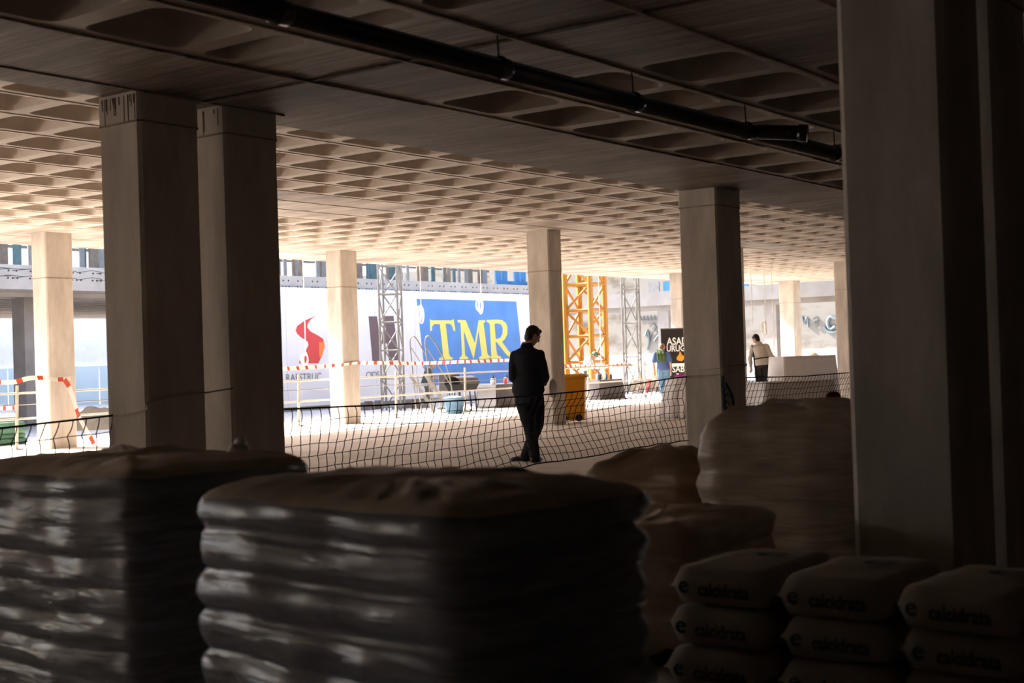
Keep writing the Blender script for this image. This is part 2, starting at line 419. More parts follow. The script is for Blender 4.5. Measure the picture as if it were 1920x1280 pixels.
for y in [7.10] + rowsN[:5]:                     # ragged lips left where the formwork boards met
    b = MB(); x = -3.0
    while x < (6.1 if y == 7.10 else 34):
        L = random.uniform(0.5, 1.6); h = random.uniform(0.008, 0.02)
        b.span((x, y - random.uniform(.008, .014), Z1 - h), (x + L, y + random.uniform(.006, .012), Z1 + 0.01)); x += L
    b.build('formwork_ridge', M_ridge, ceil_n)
b = MB(); y = -3.0
while y < 7.4:
    L = random.uniform(.2, .6); w = random.uniform(.012, .03)
    b.span((6.2 - w, y, Z1 - 0.012), (6.2 + w, min(y + L, 7.44), Z1 + 0.01)); y += L
b.build('expansion_joint', M_stain, ceil_n)

# far, higher slab ------------------------------------------------
CAPS = [(x, 14.8) for x in (6.5, 14.0, 21.2, 28.7, 36.6, 44.4)]
X0f, X1f = 10.613 - P * 8, 10.613 + P * 42
ys = [10.225 + P * j for j in range(-2, 11)]
cf = MB(); cells = []
for y in ys:
    for i in range(-8, 42):
        x = 10.613 + P * i
        cx, cy = x + P / 2, y + P / 2
        if any(abs(cx - a) < 1.95 and abs(cy - b_) < 1.0 for a, b_ in CAPS): soffit(cf, x, x + P, y, y + P, CZ)
        else: cells.append((cx, cy))
soffit(cf, -16, X0f, 7.45, ys[-1] + P, CZ); soffit(cf, X1f, 46, 7.45, ys[-1] + P, CZ); soffit(cf, X0f, X1f, 7.45, ys[0], CZ); soffit(cf, -16, 46, ys[-1] + P, 22.35, CZ)
cf.span((-16, 7.45, CZ + 0.35), (46, 22.35, CZ + 0.5)); cf.span((-16, 22.15, CZ + 0.001), (46, 22.35, CZ + 0.36)); cf.span((45.8, 7.45, CZ + 0.001), (46, 22.35, CZ + 0.36))
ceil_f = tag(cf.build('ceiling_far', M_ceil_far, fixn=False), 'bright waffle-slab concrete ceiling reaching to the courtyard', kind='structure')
cells.sort(key=lambda c: c[0] ** 2 + c[1] ** 2 + (1e4 if c[1] < 9.4 else 0))
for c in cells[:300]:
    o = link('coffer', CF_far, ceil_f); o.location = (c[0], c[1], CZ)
rest = MB(); tv = [tuple(v.co) for v in CF_far.vertices]; tf = [tuple(p.vertices) for p in CF_far.polygons]
for c in cells[300:]: rest.add([(v[0] + c[0], v[1] + c[1], v[2] + CZ) for v in tv], tf)
tag(rest.build('coffer_field', M_coffer, ceil_f, fixn=False), kind='stuff')
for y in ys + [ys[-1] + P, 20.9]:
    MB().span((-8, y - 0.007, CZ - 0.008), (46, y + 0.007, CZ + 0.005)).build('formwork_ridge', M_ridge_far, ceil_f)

# columns -----------------------------------------------------------
def column(x0, x1, y0, y1, zt, label, joint=2.925, ch=0.022, drips=False, mt=None, zb=0.0):
    cx, cy = (x0 + x1) / 2, (y0 + y1) / 2
    t = thing('concrete_column', label, 'column', (cx, cy, zb), 0, 'concrete columns')
    hx, hy = (x1 - x0) / 2, (y1 - y0) / 2
    def sec(hx, hy, z): return [Vector(p) for p in ((-hx + ch, -hy, z), (hx - ch, -hy, z), (hx, -hy + ch, z), (hx, hy - ch, z), (hx - ch, hy, z), (-hx + ch, hy, z), (-hx, hy - ch, z), (-hx, -hy + ch, z))]
    MB().loft([sec(hx, hy, 0), sec(hx, hy, joint - zb), sec(hx + 0.004, hy + 0.004, joint - zb), sec(hx + .004, hy + .004, zt - zb)]).build('shaft', mt or M_col, t)
    b = MB(); b.loft([sec(hx + 0.007, hy + 0.007, joint - zb - .006), sec(hx + 0.007, hy + 0.007, joint - zb + 0.006)]); b.build('pour_joint', M_col_line, t)
    if drips:
        for k in range(drips):
            y = random.uniform(-hy + 0.03, hy - 0.03); L = random.uniform(0.03, 0.2) ** 1.0; w = random.uniform(.0015, .005)
            MB().span((-hx - 0.006, y - w, zt - zb - L), (-hx - .003, y + w, zt - zb - .02)).build('drip_stain', M_stain, t)
    return t
column(5.63, 6.13, 7.10, 7.52, Z1, 'thick dark concrete column with drip stains at its top, leftmost of the front pair', drips=22)
column(6.36, 6.86, 7.10, 7.52, Z1, 'dark concrete column standing just right of the drip-stained column', drips=5)
column(13.40, 13.98, 7.02, 7.50, Z1, 'concrete column where the middle stretch of netting is tied')
column(5.63, 6.13, 1.87, 2.34, Z1, 'large dark column in the right foreground beside the printed sacks', ch=0.03, drips=3)
column(6.36, 6.86, 1.87, 2.34, Z1, 'black shadowed column at the right edge of the picture', ch=0.03)
column(21.0, 21.43, 14.57, 15.08, CZ, 'sunlit-side concrete column beside the yellow wheelie bin')
column(20.98, 21.50, 19.95, 20.38, CZ, 'pale column wrapped with red and white tape in front of the banner')
column(13.86, 14.40, 20.05, 20.46, CZ, 'pale column near the left edge with hanging red and white tape')
column(36.35, 36.95, 14.93, 15.40, CZ, 'pale concrete column behind the right end of the white buffet table')
column(44.3, 44.9, 20.3, 20.85, CZ, 'distant column with a bright sun patch behind the waiter')
column(36.1, 36.6, 20.2, 20.6, CZ, 'thin sunlit column just above the black sign')
column(21.0, 21.5, 7.02, 7.50, Z1, 'concrete column hidden behind the large right foreground column')
column(13.2, 13.66, 14.57, 15.05, CZ, 'concrete column behind the front pair of columns')
column(28.6, 29.1, 14.57, 15.05, CZ, 'concrete column behind the column that holds the netting')
column(28.6, 29.1, 19.95, 20.4, CZ, 'concrete column behind the column beside the bin')

# drain pipe ----------------------------------------------------------
PY_, PZ_ = 4.5, 2.93
t = thing('drain_pipe', 'black drain pipe hung from steel rods under the ceiling', 'pipe', (6.0, PY_, PZ_))
MB().tube([(-4.0, 0, 0), (24.0, 0, 0)], 0.055, 20).build('pipe_run', M_pipe, t, smooth=True)
for x in (4.38, 6.08, 7.52, 9.12, 10.75, 12.4, 14.2, 16.2):
    x -= 6.0
    c = MB().tube([(x - 0.055, 0, 0), (x - 0.05, 0, 0), (x + 0.05, 0, 0), (x + 0.055, 0, 0)], [0.0555, 0.060, 0.060, 0.0555], 20).build('coupling', M_pipe, t, smooth=True)
    h = MB(); h.tube([(x - 0.02, 0, 0.06), (x - 0.03, 0, Z1 - PZ_)], 0.006, 6); h.tube([(x - 0.02 + .0, 0.062 * math.sin(a), 0.062 * math.cos(a)) for a in [2 * PI * k / 16 for k in range(17)]], 0.006, 5)
    h.build('hanger_rod', M_rebar, t, smooth=True)
MB().tube([(3.18, 0, 0), (3.22, -0.10, -0.008), (3.26, -0.22, -0.022), (3.30, -0.36, -0.04)], 0.055, 18).tube([(3.29, -0.33, -0.037), (3.305, -0.39, -0.044)], 0.064, 18).build('branch_stub', M_pipe, t, smooth=True)

# ================================================================== courtyard
YB = 27.4
t = thing('opposite_wing', 'concrete frame building across the courtyard with open upper floor', 'building', (0, YB, 0))
MB().span((-25, 0, 3.23), (39.5, 13, 3.79)).build('floor_slab', M_conc_pale, t)
for k in range(14):
    MB().span((-25, 1.1 + 0.85 * k, 3.13), (39.5, 1.35 + .85 * k, 3.23)).build('rib', M_conc_pale, t)
for x in (-9.8, -2.5, 4.8, 12.1, 19.4, 26.7, 34):
    MB().span((x, 1.6, 0), (x + 0.55, 2.1, 3.23)).build('column', M_conc_grey, t)
b = MB()
for k in range(46):                                        # bolt holes and bar ends along the slab edge
    x = 13.5 + 0.57 * k
    for dx, dz in ((-.1, .42), (.1, .42), (-.12, .25), (0, .25), (.12, .25)):
        b.tube([(x + dx, 0.01, 3.23 + dz), (x + dx, -0.012, 3.23 + dz)], 0.024, 6)
    if x < 23:
        L = random.uniform(.5, 1.1)
        for dz in (.25, .42): b.tube([(x, 0, 3.23 + dz), (x + 0.3, -0.3 * L, 3.25 + dz + random.uniform(-.02, .05)), (x + .8 * L, -.45 * L, 3.24 + dz)], .009, 4)
tag(b.build('bar_ends', M_rebar, t), kind='stuff')
# clutter standing on that upper floor
pr = thing('board_screen', 'screen of upright grey, brown and teal boards on the upper floor across the court', 'screen', (6.0, YB, 3.79))
x = 0.0
while x < 33:
    w = random.choice((0.12, 0.16, 0.24, 0.34)); yy = random.uniform(0.9, 2.2); h = random.uniform(0.72, 0.95)
    MB().box((x, yy, h / 2), (w, 0.05, h), rz=random.uniform(-.3, .3)).build('board', random.choice((M_teal, M_greyp, M_brownp, M_greyp, M_brownp, M_teal)), pr)
    x += w + random.choice((0.0, 0.02, 0.04, 0.05, 0.14))
for z in (.1, .62): MB().span((-.2, 2.3, z), (33, 2.36, z + .07)).build('cross_batten', M_brownp, pr)
for k, (xa, xb) in enumerate(((11.5, 13.9), (15.1, 17.6), (36.6, 38.4))):
    lb = ('blue formwork panels standing on the upper floor at the far left', 'blue formwork panels on the upper floor just right of the left pale column', 'blue formwork panels on the upper floor beside the crane')[k]
    pr = thing('blue_formwork', lb, 'formwork', (xa, YB + 0.25, 3.79))
    n = 5
    for j in range(n):
        w = (xb - xa) / n
        if j == 2: continue
        MB().box((w * (j + .5), 0, 0.42), (w * 0.86, 0.05, 0.84)).build('panel', M_bluep, pr)
    MB().bar((0, -.04, .7), (xb - xa, -.04, .7), .03).build('upper_rail', M_steel, pr)
    MB().bar((0, -.04, .08), (xb - xa, -.04, .08), .06, .12).build('toe_board', M_bluep, pr)

# backdrop under the opposite wing at the left
t = thing('site_hoarding', 'pale blue and white hoarding beyond the opposite wing', 'hoarding', (0, 44.5, 0))
for k in range(34): MB().box((-16 + 2.0 * k, 0, 0.75), (1.97, 0.06, 1.5)).build('panel', M_hoard, t)
MB().span((-18, 0.1, 1.5), (52, 0.16, 4.6)).build('white_screen', M_white, t)
t = thing('distant_block', 'white building far behind the hoarding', 'building', (26, 62, 0))
MB().span((-30, 0, 0), (34, 6, 9)).build('wall', M_white, t)
for k in range(10):
    for z in (1.6, 5.0): MB().span((-28 + 6 * k, -0.06, z), (-26.2 + 6 * k, 0.02, z + 1.5)).build('window', M_greyp, t)

# banners on the opposite wing (flat print on hung sheets)
YP = YB - 0.10
def pp(px, py, d=0.0): return onY(px, py, YP - d)
bn = thing('hoarding_banner', 'white site banner with red flame emblem, dark letter and lettering across the court', 'banner', pp(640, 770))
o_ = Vector(bn.location)
def sheet(poly, name, m, parent, d, th=0.012):
    return MB().prism([pp(a, c, d) - Vector(parent.location) for a, c in poly], (0, th, 0)).build(name, m, parent)
xa, xb, xc = pp(340, 600).x, pp(778, 600).x, pp(1046, 600).x
edges = [xa + (xb - xa) * k / 5 for k in range(6)]
for k in range(5): MB().span((edges[k] + .006 - o_.x, 0, 0.12 - o_.z), (edges[k + 1] - .006 - o_.x, 0.012, 3.46 - o_.z)).build('banner_sheet', M_banner, bn)
S_ = [(592, 592), (571.5, 601), (558, 611), (555, 619), (557.5, 625), (565, 632), (573, 637), (578, 641), (579, 647), (574, 656.6), (571.5, 663), (562, 676.5), (561.5, 681), (597, 681), (604.7, 664.5), (609, 648.6), (606, 635), (597, 629), (582, 621), (576, 613.4), (577, 607), (583.4, 598)]
sheet(S_, 'flame_emblem', M_red, bn, 0.012)
sheet([(598.5, 641), (607.6, 641), (609, 648.6), (604.7, 664.5), (602, 670), (598.5, 668)], 'emblem_orange_patch', M_orange, bn, 0.016)
H_ = [(691.7, 593), (707, 593), (711, 622), (724.5, 621.5), (720.5, 592.5), (738, 592), (748, 675), (730, 675.5), (727, 643.5), (713, 644), (716, 676.5), (699, 677)]
sheet(H_, 'dark_letter', M_plum, bn, 0.012)
for txt, a, c in (('RAESTRUC', (536, 709), (602, 706)), ('CIOS', (686, 704), (711, 702))):
    A, C = pp(*a), pp(*c)
    me = text_mesh(txt, 1.0); w = max(v.co.x for v in me.vertices) - min(v.co.x for v in me.vertices)
    me.materials.append(M_ink); o = link('lettering', me, bn); s_ = (C.x - A.x) / w
    o.scale = (s_, s_, s_); o.rotation_euler = (PI / 2, 0, 0); o.location = (A + C) / 2 - o_ + Vector((0, -0.012, 0))
tm = thing('company_banner', 'blue banner with large yellow serif letters TMR behind the man in the suit', 'banner', pp(880, 770))
o_ = Vector(tm.location)
MB().span((xb + .01 - o_.x, 0, 0.12 - o_.z), (xc - o_.x, 0.012, 3.46 - o_.z)).build('banner_sheet', M_banner, tm)
sheet([(781.5, 560), (968, 565), (984, 716), (800, 722)], 'blue_field', M_blue, tm, 0.012)
sc8 = lambda pts: [(760 + a / 6.096, 490 + b_ / 6.096) for a, b_ in pts]
T_ = sc8([(282, 660), (300, 672), (535, 672), (552, 655), (572, 790), (552, 798), (535, 735), (510, 712), (460, 712), (500, 1060), (515, 1090), (540, 1096), (543, 1120), (385, 1128), (385, 1104), (420, 1092), (432, 1060), (395, 716), (330, 716), (306, 740), (304, 790), (283, 795)])
Mm = sc8([(596, 668), (690, 672), (795, 935), (838, 672), (912, 670), (914, 690), (893, 705), (938, 1050), (952, 1076), (978, 1084), (980, 1108), (845, 1114), (845, 1092), (872, 1080), (872, 1050), (838, 790), (782, 1114), (668, 790), (682, 1060), (690, 1082), (716, 1090), (718, 1114), (620, 1120), (620, 1096), (640, 1086), (648, 1060), (632, 705), (598, 690)])
Rr = sc8([(928, 668), (1060, 664), (1110, 672), (1150, 705), (1168, 755), (1166, 830), (1140, 885), (1105, 918), (1180, 1020), (1215, 1060), (1240, 1072), (1240, 1098), (1190, 1094), (1145, 1050), (1045, 920), (1030, 918), (1048, 1060), (1062, 1080), (1095, 1086), (1095, 1108), (960, 1112), (960, 1090), (985, 1078), (982, 1050), (966, 720), (958, 704), (930, 690)])
for nm, pl in (('letter', T_), ('letter', Mm), ('letter', Rr)): sheet(pl, nm, M_yellow, tm, 0.018)
sheet(sc8([(1020, 712), (1060, 706), (1098, 722), (1114, 765), (1110, 830), (1086, 872), (1048, 884), (1034, 884)]), 'letter_counter', M_blue, tm, 0.022)

# scaffold towers ----------------------------------------------------
def tower(base, w, h, step, m, name, label, cat, rz, tube=0.03, brace=0.018):
    t = thing(name, label, cat, base, rz)
    P4 = [Vector((sx * w / 2, sy * w / 2, 0)) for sx, sy in ((-1, -1), (1, -1), (1, 1), (-1, 1))]
    for p in P4: MB().tube([p, p + Vector((0, 0, h))], tube, 8).build('leg', m, t)
    k = 0; z = 0.1
    while z < h - 0.1:
        for i in range(4):
            a, c = P4[i], P4[(i + 1) % 4]
            MB().tube([a + Vector((0, 0, z)), c + Vector((0, 0, z))], brace * 1.25, 6).build('ledger', m, t)
            if z + step < h:
                u, v_ = (a, c) if k % 2 else (c, a)
                MB().tube([u + Vector((0, 0, z)), (a + c) / 2 * 0 + v_ + Vector((0, 0, z + step))], brace, 6).build('brace', m, t)
        z += step; k += 1
    return t
b1 = onZ(738, 769, 0)
tower(b1, 0.5, 5.2, 0.75, M_steel, 'scaffold_tower', 'grey lattice hoist tower in front of the dark letter on the banner', 'scaffold', 0.5)
b2 = onD(1188, 741, 43.9); b2.z = 0
tower(b2, 0.48, 5.4, 1.1, M_steel, 'scaffold_tower', 'grey lattice tower to the right of the yellow crane mast', 'scaffold', 0.35)
cb = onD(1101, 700, 50.0); cb.z = 0
tower(cb, 1.07, 9.0, 0.95, M_crane, 'crane_mast', 'yellow lattice crane mast standing in the courtyard', 'crane', 0.065, tube=0.11, brace=0.05)

# right wing and retaining wall -----------------------------------------
XW = 47.2
t = thing('right_wing', 'concrete frame wing closing the right end of the courtyard', 'building', (XW, 0, 0))
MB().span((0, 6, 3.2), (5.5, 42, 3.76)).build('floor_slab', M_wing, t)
MB().span((0.25, 6, 3.0), (0.7, 42, 3.2)).build('edge_beam', M_conc_grey, t)
for y in (9.5, 13.4, 18.2, 22.5, 27.2, 34): MB().span((0.3, y, 0), (0.85, y + 0.5, 3.0)).build('column', M_conc_grey, t)
for y in (24.0, 25.2, 26.0, 27.3, 28.0): MB().span((1.0, y, 3.76), (1.08, y + 0.5, 3.76 + 0.45)).build('guard_board', random.choice((M_bluep, M_yellow, M_greyp, M_white)), t)
t = thing('retaining_wall', 'stained pale retaining wall with faded graffiti behind the right wing', 'wall', (60, 0, 0))
MB().span((0, -10, 1.25), (0.5, 60, 6.5)).build('wall_face', M_plaster, t)
MB().span((-0.5, -10, 0), (0.2, 60, 1.25)).build('low_wall', M_white, t)
b = MB()
for k in range(14):
    y_ = 33.2 + .21 * k
    MB().prism([(-.05, y_, 3.0), (-.05, y_ + .12, 3.0), (-.05, y_ + .12, 3.16), (-.05, y_ + .06, 3.24), (-.05, y_, 3.16)], (.03, 0, 0)).build('fence_spike', M_graf2, t)
def graf(pxs, r, m, X=59.95):
    pts = catmull([onX(a, c, X) - Vector((60, 0, 0)) for a, c in pxs], 4)
    MB().tube(pts, r * .5, 5).build('graffiti_stroke', m, t)
graf([(1218, 612), (1224, 606), (1230, 613), (1221, 626), (1219, 640)], .06, M_graf2)
graf([(1232, 622), (1238, 617), (1247, 612), (1254, 609)], .05, M_graf2)
graf([(1210, 630), (1214, 618), (1217, 640), (1213, 655)], .1, M_graf)
graf([(1226, 640), (1236, 628), (1242, 650), (1250, 630)], .09, M_graf)
graf([(1566, 598), (1556, 594), (1552, 606), (1557, 616), (1566, 612)], .16, M_graf)
graf([(1545, 612), (1550, 620), (1560, 623), (1568, 620)], .13, M_graf)
graf([(1524, 598), (1532, 594), (1535, 600), (1527, 603), (1534, 608), (1528, 612)], .05, M_graf2)
graf([(1504, 592), (1508, 606), (1513, 594), (1515, 612)], .09, M_graf)
MB().span((-0.6, 10, 0), (-.3, 40, 0.02)).build('kerb', M_conc_grey, t)

# ------------------------------------------------------------------ guard rails, tape, cords
YR = 20.62
def guardrail(x0, posts, label):
    t = thing('guardrail', label, 'railing', (x0, YR, 0))
    for x in posts:
        p = MB().tube([(x - x0 - .02, 0, 0), (x - x0 + .02, 0, 1.10)], 0.026, 8).build('post', M_rail, t)
        MB().box((x - x0, 0, 0.012), (0.14, 0.14, 0.02)).build('foot_plate', M_steel, p)
    a, b_ = posts[0] - .3 - x0, posts[-1] + .3 - x0
    for z in (0.52, 0.96):
        MB().tube([(a, -0.035, z), (b_, -0.035, z + .01)], 0.019, 8).build('rail', M_rail, t)
    MB().tube([(a, 0.02, 0.76), (b_, .02, .77)], 0.010, 6).build('cable', M_steel, t)
    return t
guardrail(12.2, [11.2, 13.6, 16.1], 'steel guardrail at the slab edge beside the left pale column')
guardrail(26.0, [18.1, 20.3, 23.4, 25.95, 28.7, 31.44, 34.5], 'long steel guardrail at the slab edge in front of the grill and tables')

def tape(pts, label, w=0.075, stripe=0.16, duty=.27, sag=None, twist=0.0):
    P_ = catmull(pts, 26); o = P_[0].copy()
    b = MB(); acc = 0.0
    for i in range(len(P_) - 1):
        a, c = P_[i] - o, P_[i + 1] - o
        d = (c - a); n = Vector((0, 0, 1)).cross(d).normalized() if abs(d.normalized().z) < .95 else Vector((0, 1, 0))
        up = d.cross(n).normalized() * (-1)
        if up.z < 0: up = -up
        k = 1 if (acc % (2 * stripe)) < duty * 2 * stripe else 0
        e1 = up * (w / 2) + n * (math.sin(acc * 2.1) * w * twist); 
        e2 = up * (w / 2) + n * (math.sin((acc + d.length) * 2.1) * w * twist)
        h = n * 0.002
        b.add([a - e1 - h, c - e2 - h, c + e2 - h, a + e1 - h, a - e1 + h, c - e2 + h, c + e2 + h, a + e1 + h], [(0, 1, 2, 3), (7, 6, 5, 4), (0, 4, 5, 1), (3, 2, 6, 7)], k)
        acc += d.length
    ob = b.build('barrier_tape', [M_tapew, M_taper], fixn=False); ob.location = o
    return tag(ob, label, 'tape')
tape([onY(a, c, 19.945) for a, c in ((520, 692), (570, 689), (640, 684), (692, 680), (780, 681), (870, 678), (960, 675), (1000, 675))], 'red and white barrier tape strung across the pale column before the banner', stripe=.13, twist=.2)
tape([onY(a, c, 20.6) for a, c in ((1040, 688), (1080, 686), (1120, 688), (1165, 684), (1185, 684))], 'red and white barrier tape in front of the cook in white', w=.1, stripe=.12, twist=.3)
tape([onY(a, c, 20.045) for a, c in ((-10, 716), (26, 716), (55, 709), (85, 708), (112, 711), (133, 709))], 'red and white barrier tape around the column at the left edge', stripe=.2, twist=.2)
tape([onY(a, c, 19.9) for a, c in ((121, 711), (131, 728), (139, 752), (148, 780), (160, 803), (171, 822), (176, 832))], 'loose end of red and white tape hanging down to the floor', w=.09, stripe=.28, twist=.15)
tape([onY(a, c, 23.5) for a, c in ((-12, 764), (10, 764), (30, 763))], 'short red striped board at the far left behind the railing', w=.1, stripe=.1)

def hanging_cord(px, yb, coil, label, Y=21.7, coil_h=0.42, turns=4):
    top = onY(px, 500, Y); bot = onY(px, yb, Y)
    t = thing('hanging_cord', label, 'cord', (top.x, Y, CZ))
    dz = bot.z - CZ
    MB().tube([(0, 0, 0), (0.01, 0, dz * .5), (0.0, 0, dz)], 0.012, 5).build('cord', M_wrope, t)
    if coil:
        for k in range(turns):
            a = random.uniform(-.35, .35); w = random.uniform(.07, .13); h = coil_h * random.uniform(.8, 1.1)
            pts = [(w * math.sin(2 * PI * j / 18) * math.cos(a) , w * math.sin(2 * PI * j / 18) * math.sin(a) + .02 * k, dz - h / 2 + h / 2 * math.cos(2 * PI * j / 18)) for j in range(19)]
            MB().tube(pts, 0.016, 5).build('coil_loop', M_wrope, t)
        MB().ball((0, 0, dz), .03, .03, .05, nu=8, nv=6).build('knot', M_wrope, t)
hanging_cord(568, 663, 1, 'white hanging cord with a looped end over the red flame emblem', coil_h=.28, turns=3)
hanging_cord(787, 574, 1, 'white hanging cord coiled at the left edge of the blue banner', coil_h=.42, turns=5)
hanging_cord(900, 560, 1, 'white hanging cord with a drooping coil above the yellow letters', coil_h=.36, turns=4)
hanging_cord(1121, 690, 0, 'thin white cord hanging in front of the crane mast')
hanging_cord(1432, 604, 1, 'white hanging cord with a round coil beside the waiter', Y=17.605, coil_h=.34, turns=5)
hanging_cord(1446, 652, 0, 'straight white cord hanging right of the waiter', Y=17.605)
hanging_cord(1407, 610, 0, 'straight white cord hanging left of the waiter', Y=17.605)

# ------------------------------------------------------------------ yellow bin
bp = onD(1079, 790, 26.4); bp.z = 0
t = thing('wheelie_bin', 'yellow plastic wheelie bin standing beside the column', 'bin', bp, VIEWROT - 0.12)
def rsec(hx, hy, z, r=0.04, n=4, dx=0, dy=0):
    out = []
    for cx, cy, a0 in ((1, 1, 0), (-1, 1, 90), (-1, -1, 180), (1, -1, 270)):
        for k in range(n):
            a = math.radians(a0 + 90 * k / (n - 1)); out.append(Vector((dx + cx * (hx - r) + r * math.cos(a), dy + cy * (hy - r) + r * math.sin(a), z)))
    return out
MB().loft([rsec(.19, .2, .05), rsec(.205, .22, .4), rsec(.225, .25, .84), rsec(.235, .26, .85), rsec(.235, .26, .88)]).build('bin_body', M_bin, t)
lid = MB().loft([rsec(.275, .285, .88), rsec(.277, .29, .91), rsec(.24, .25, .945), rsec(.1, .12, .955)]).build('bin_lid', M_bin, t)
MB().tube([(-.2, .3, .87), (.2, .3, .87)], .018, 8).build('handle_bar', M_bin, t)
for sx in (-1, 1):
    MB().tube([(.09 if sx > 0 else -.2, -.262, .10), (.09 if sx > 0 else -.2, -.222, .10)], 0.068, 20).build('wheel', M_rubber, t)
MB().tube([(-.2, -.235, .1), (.09, -.235, .1)], .01, 6).build('axle', M_steel, t)

# ------------------------------------------------------------------ draped tables
def draped(loc, rz, w, d, h, clabel, tlabel, m, folds=9, flare=0.05, rnd=0.03, zb=0.01, lift=0.0, cat='tablecloth', amp=1.0):
    t = thing('banquet_table', tlabel, 'table', loc, rz)
    kr = .7 if rnd > .3 else 1.0
    (MB().lathe((0, 0, 0), [(w / 2 - .02, h - .04), (w / 2 - .02, h - .01)], 24) if rnd > .3 else MB().box((0, 0, h - .025), (w - .04, d - .04, .03))).build('tabletop', M_plank, t)
    for sx in (-1, 1):
        for sy in (-1, 1): MB().tube([(sx * kr * (w / 2 - .1), sy * kr * (d / 2 - .1), 0), (sx * kr * (w / 2 - .1), sy * kr * (d / 2 - .1), h - .03)], .016, 6).build('leg', M_steel, t)
    n = 96; rings = []
    per = lambda hx, hy: rsec(hx, hy, 0, min(rnd + .03, hx * .99), 24)
    ph = random.uniform(0, 6)
    for j in range(9):
        f_ = j / 8; z = h * (1 - f_) + zb * f_
        rg = per(w / 2 + flare * f_, d / 2 + flare * f_); out = []
        for k, p in enumerate(rg):
            a = k / len(rg)
            q = math.sin(a * folds * 2 * PI + ph) + .5 * math.sin(a * folds * 4.7 * PI + 1 + ph)
            s_ = 1 + amp * 0.05 * f_ * q / max(w, d)
            zz = z + (lift * (1 - f_) * noise.noise(Vector((p.x * 3, p.y * 3, 1))))
            out.append(Vector((p.x * s_, p.y * s_, zz)))
        rings.append(out)
    b = MB(); b.loft(rings, cap=False); o = len(b.v)
    top = [Vector((p.x * .97, p.y * .97, h + .012)) for p in rings[0]]
    b.add(rings[0], []); b.add(top, [])
    L = len(top)
    for k in range(L): b.f.append((o + k, o + (k + 1) % L, o + L + (k + 1) % L, o + L + k)); b.m.append(0)
    b.f.append(tuple(o + L + k for k in range(L))); b.m.append(0)
    c = b.build('tablecloth', m, smooth=True); c.location = loc; c.rotation_euler = (0, 0, rz)
    sol = c.modifiers.new('s', 'SOLIDIFY'); sol.thickness = 0.006; sol.offset = 1
    tag(c, clabel, cat)
    return t
bt = onD(1505, 700, 33.0); bt.z = 0
draped(bt, VIEWROT + 0.32, 1.45, 0.75, 1.10, 'tall white cloth on the buffet table the waiter is holding', 'tall buffet table under the cloth held by the waiter', M_cloth, 7, .05, lift=.06)
ft = onD(1484, 800, 23.0); ft.z = 0
draped(ft, VIEWROT + 0.30, 1.30, 0.7, 0.74, 'greyish white cloth reaching the floor on the low table behind the netting', 'low table under the greyish white cloth behind the netting', M_cloth, 12, .08)
ct = onD(1290, 780, 27.2); ct.z = 0
draped(ct, VIEWROT, 0.82, 0.82, 0.76, 'white cloth hanging in folds from the small round table by the netting column', 'small round table partly behind the netting column', M_cloth, 11, .12, rnd=.4, amp=2.0)
tag(MB().box((0, 0, .03), (.42, .3, .06)).box((.05, .02, .075), (.3, .2, .04)).build('serving_tray', M_pink), 'magenta tray on the small round table', 'tray').location = ct + Vector((-.1, -.05, .79))
gt = onD(946, 768, 36.0); gt.z = 0
draped(gt, 0.0, 1.5, 0.7, 0.60, 'charcoal cloth on the low serving table left of the man in the suit', 'low serving table under the charcoal cloth', M_gcloth, 8, .02)
c2 = onD(1131, 752, 39.6); c2.z = 0
draped(c2, 0.0, 1.25, 0.65, 0.56, 'black cloth on the table where the cook in white is working', 'work table of the cook in white', M_gcloth, 8, .03)
items = [('cup', 'white', M_white), ('bottle', 'dark', M_black), ('cup', 'white', M_white), ('jar', 'red', M_red), ('cup', 'white', M_white), ('bottle', 'dark', M_black), ('cup', 'white', M_white)]
for k, (n_, c_, m_) in enumerate(items):
    o = MB().lathe((0, 0, 0), [(.045, 0), (.05, .02), (.05, .12), (.04, .15), (.042, .16)] if n_ != 'bottle' else [(.035, 0), (.04, .02), (.04, .15), (.015, .2), (.015, .25)], 12).build(n_, m_, smooth=True)
    o.location = gt + Vector((-.62 + .19 * k, -.1 + .12 * (k % 3), .615))
    tag(o, {'cup': 'white cup on the charcoal serving table', 'bottle': 'small dark bottle on the charcoal serving table', 'jar': 'red jar on the charcoal serving table'}[n_], n_, {'cup': 'white cups on the serving table', 'bottle': 'dark bottles on the serving table'}.get(n_))
for k in range(5):
    o = MB().lathe((0, 0, 0), [(.03, 0), (.035, .02), (.035, .12), (.014, .17), (.014, .21)], 10).build('bottle', (M_teal, M_black, M_white)[k % 3], smooth=True)
    o.location = c2 + Vector((-.5 + .17 * k, -.18 + .05 * (k % 2), .575))
    tag(o, ('teal', 'black', 'white')[k % 3] + ' bottle on the black table of the cook in white', 'bottle', ('teal', 'black', 'white')[k % 3] + ' bottles on the cook table')

# grill with legs, crate and cloth stand-in
g = onD(868, 771, 34.0); g.z = 0
t = thing('charcoal_grill', 'black charcoal grill on thin legs to the right of the stairs', 'grill', g, 0.15)
MB().loft([rsec(.42, .17, .50), rsec(.5, .23, .68)]).build('fire_tray', M_black, t)
MB().loft([[Vector((x, .24 * math.cos(a), .68 + .2 * max(0, math.sin(a)))) for a in [PI * k / 10 for k in range(11)]] for x in (-.48, .48)], closed=False).build('hood', M_gcloth, t, smooth=True)
for sx in (-.38, -.13, .13, .38):
    for sy in (-.14, .14): MB().tube([(sx, sy, .52), (sx * 1.08, sy * 1.2, 0)], .016, 6).build('leg', M_black, t)
MB().box((0, 0, .2), (.9, .34, .025)).build('shelf', M_steel, t)
MB().tube([(.5, 0, .74), (.66, 0, .74), (.66, .1, .74)], .014, 6).build('handle', M_steel, t)
e = onD(843, 742, 34.6); e.z = 0
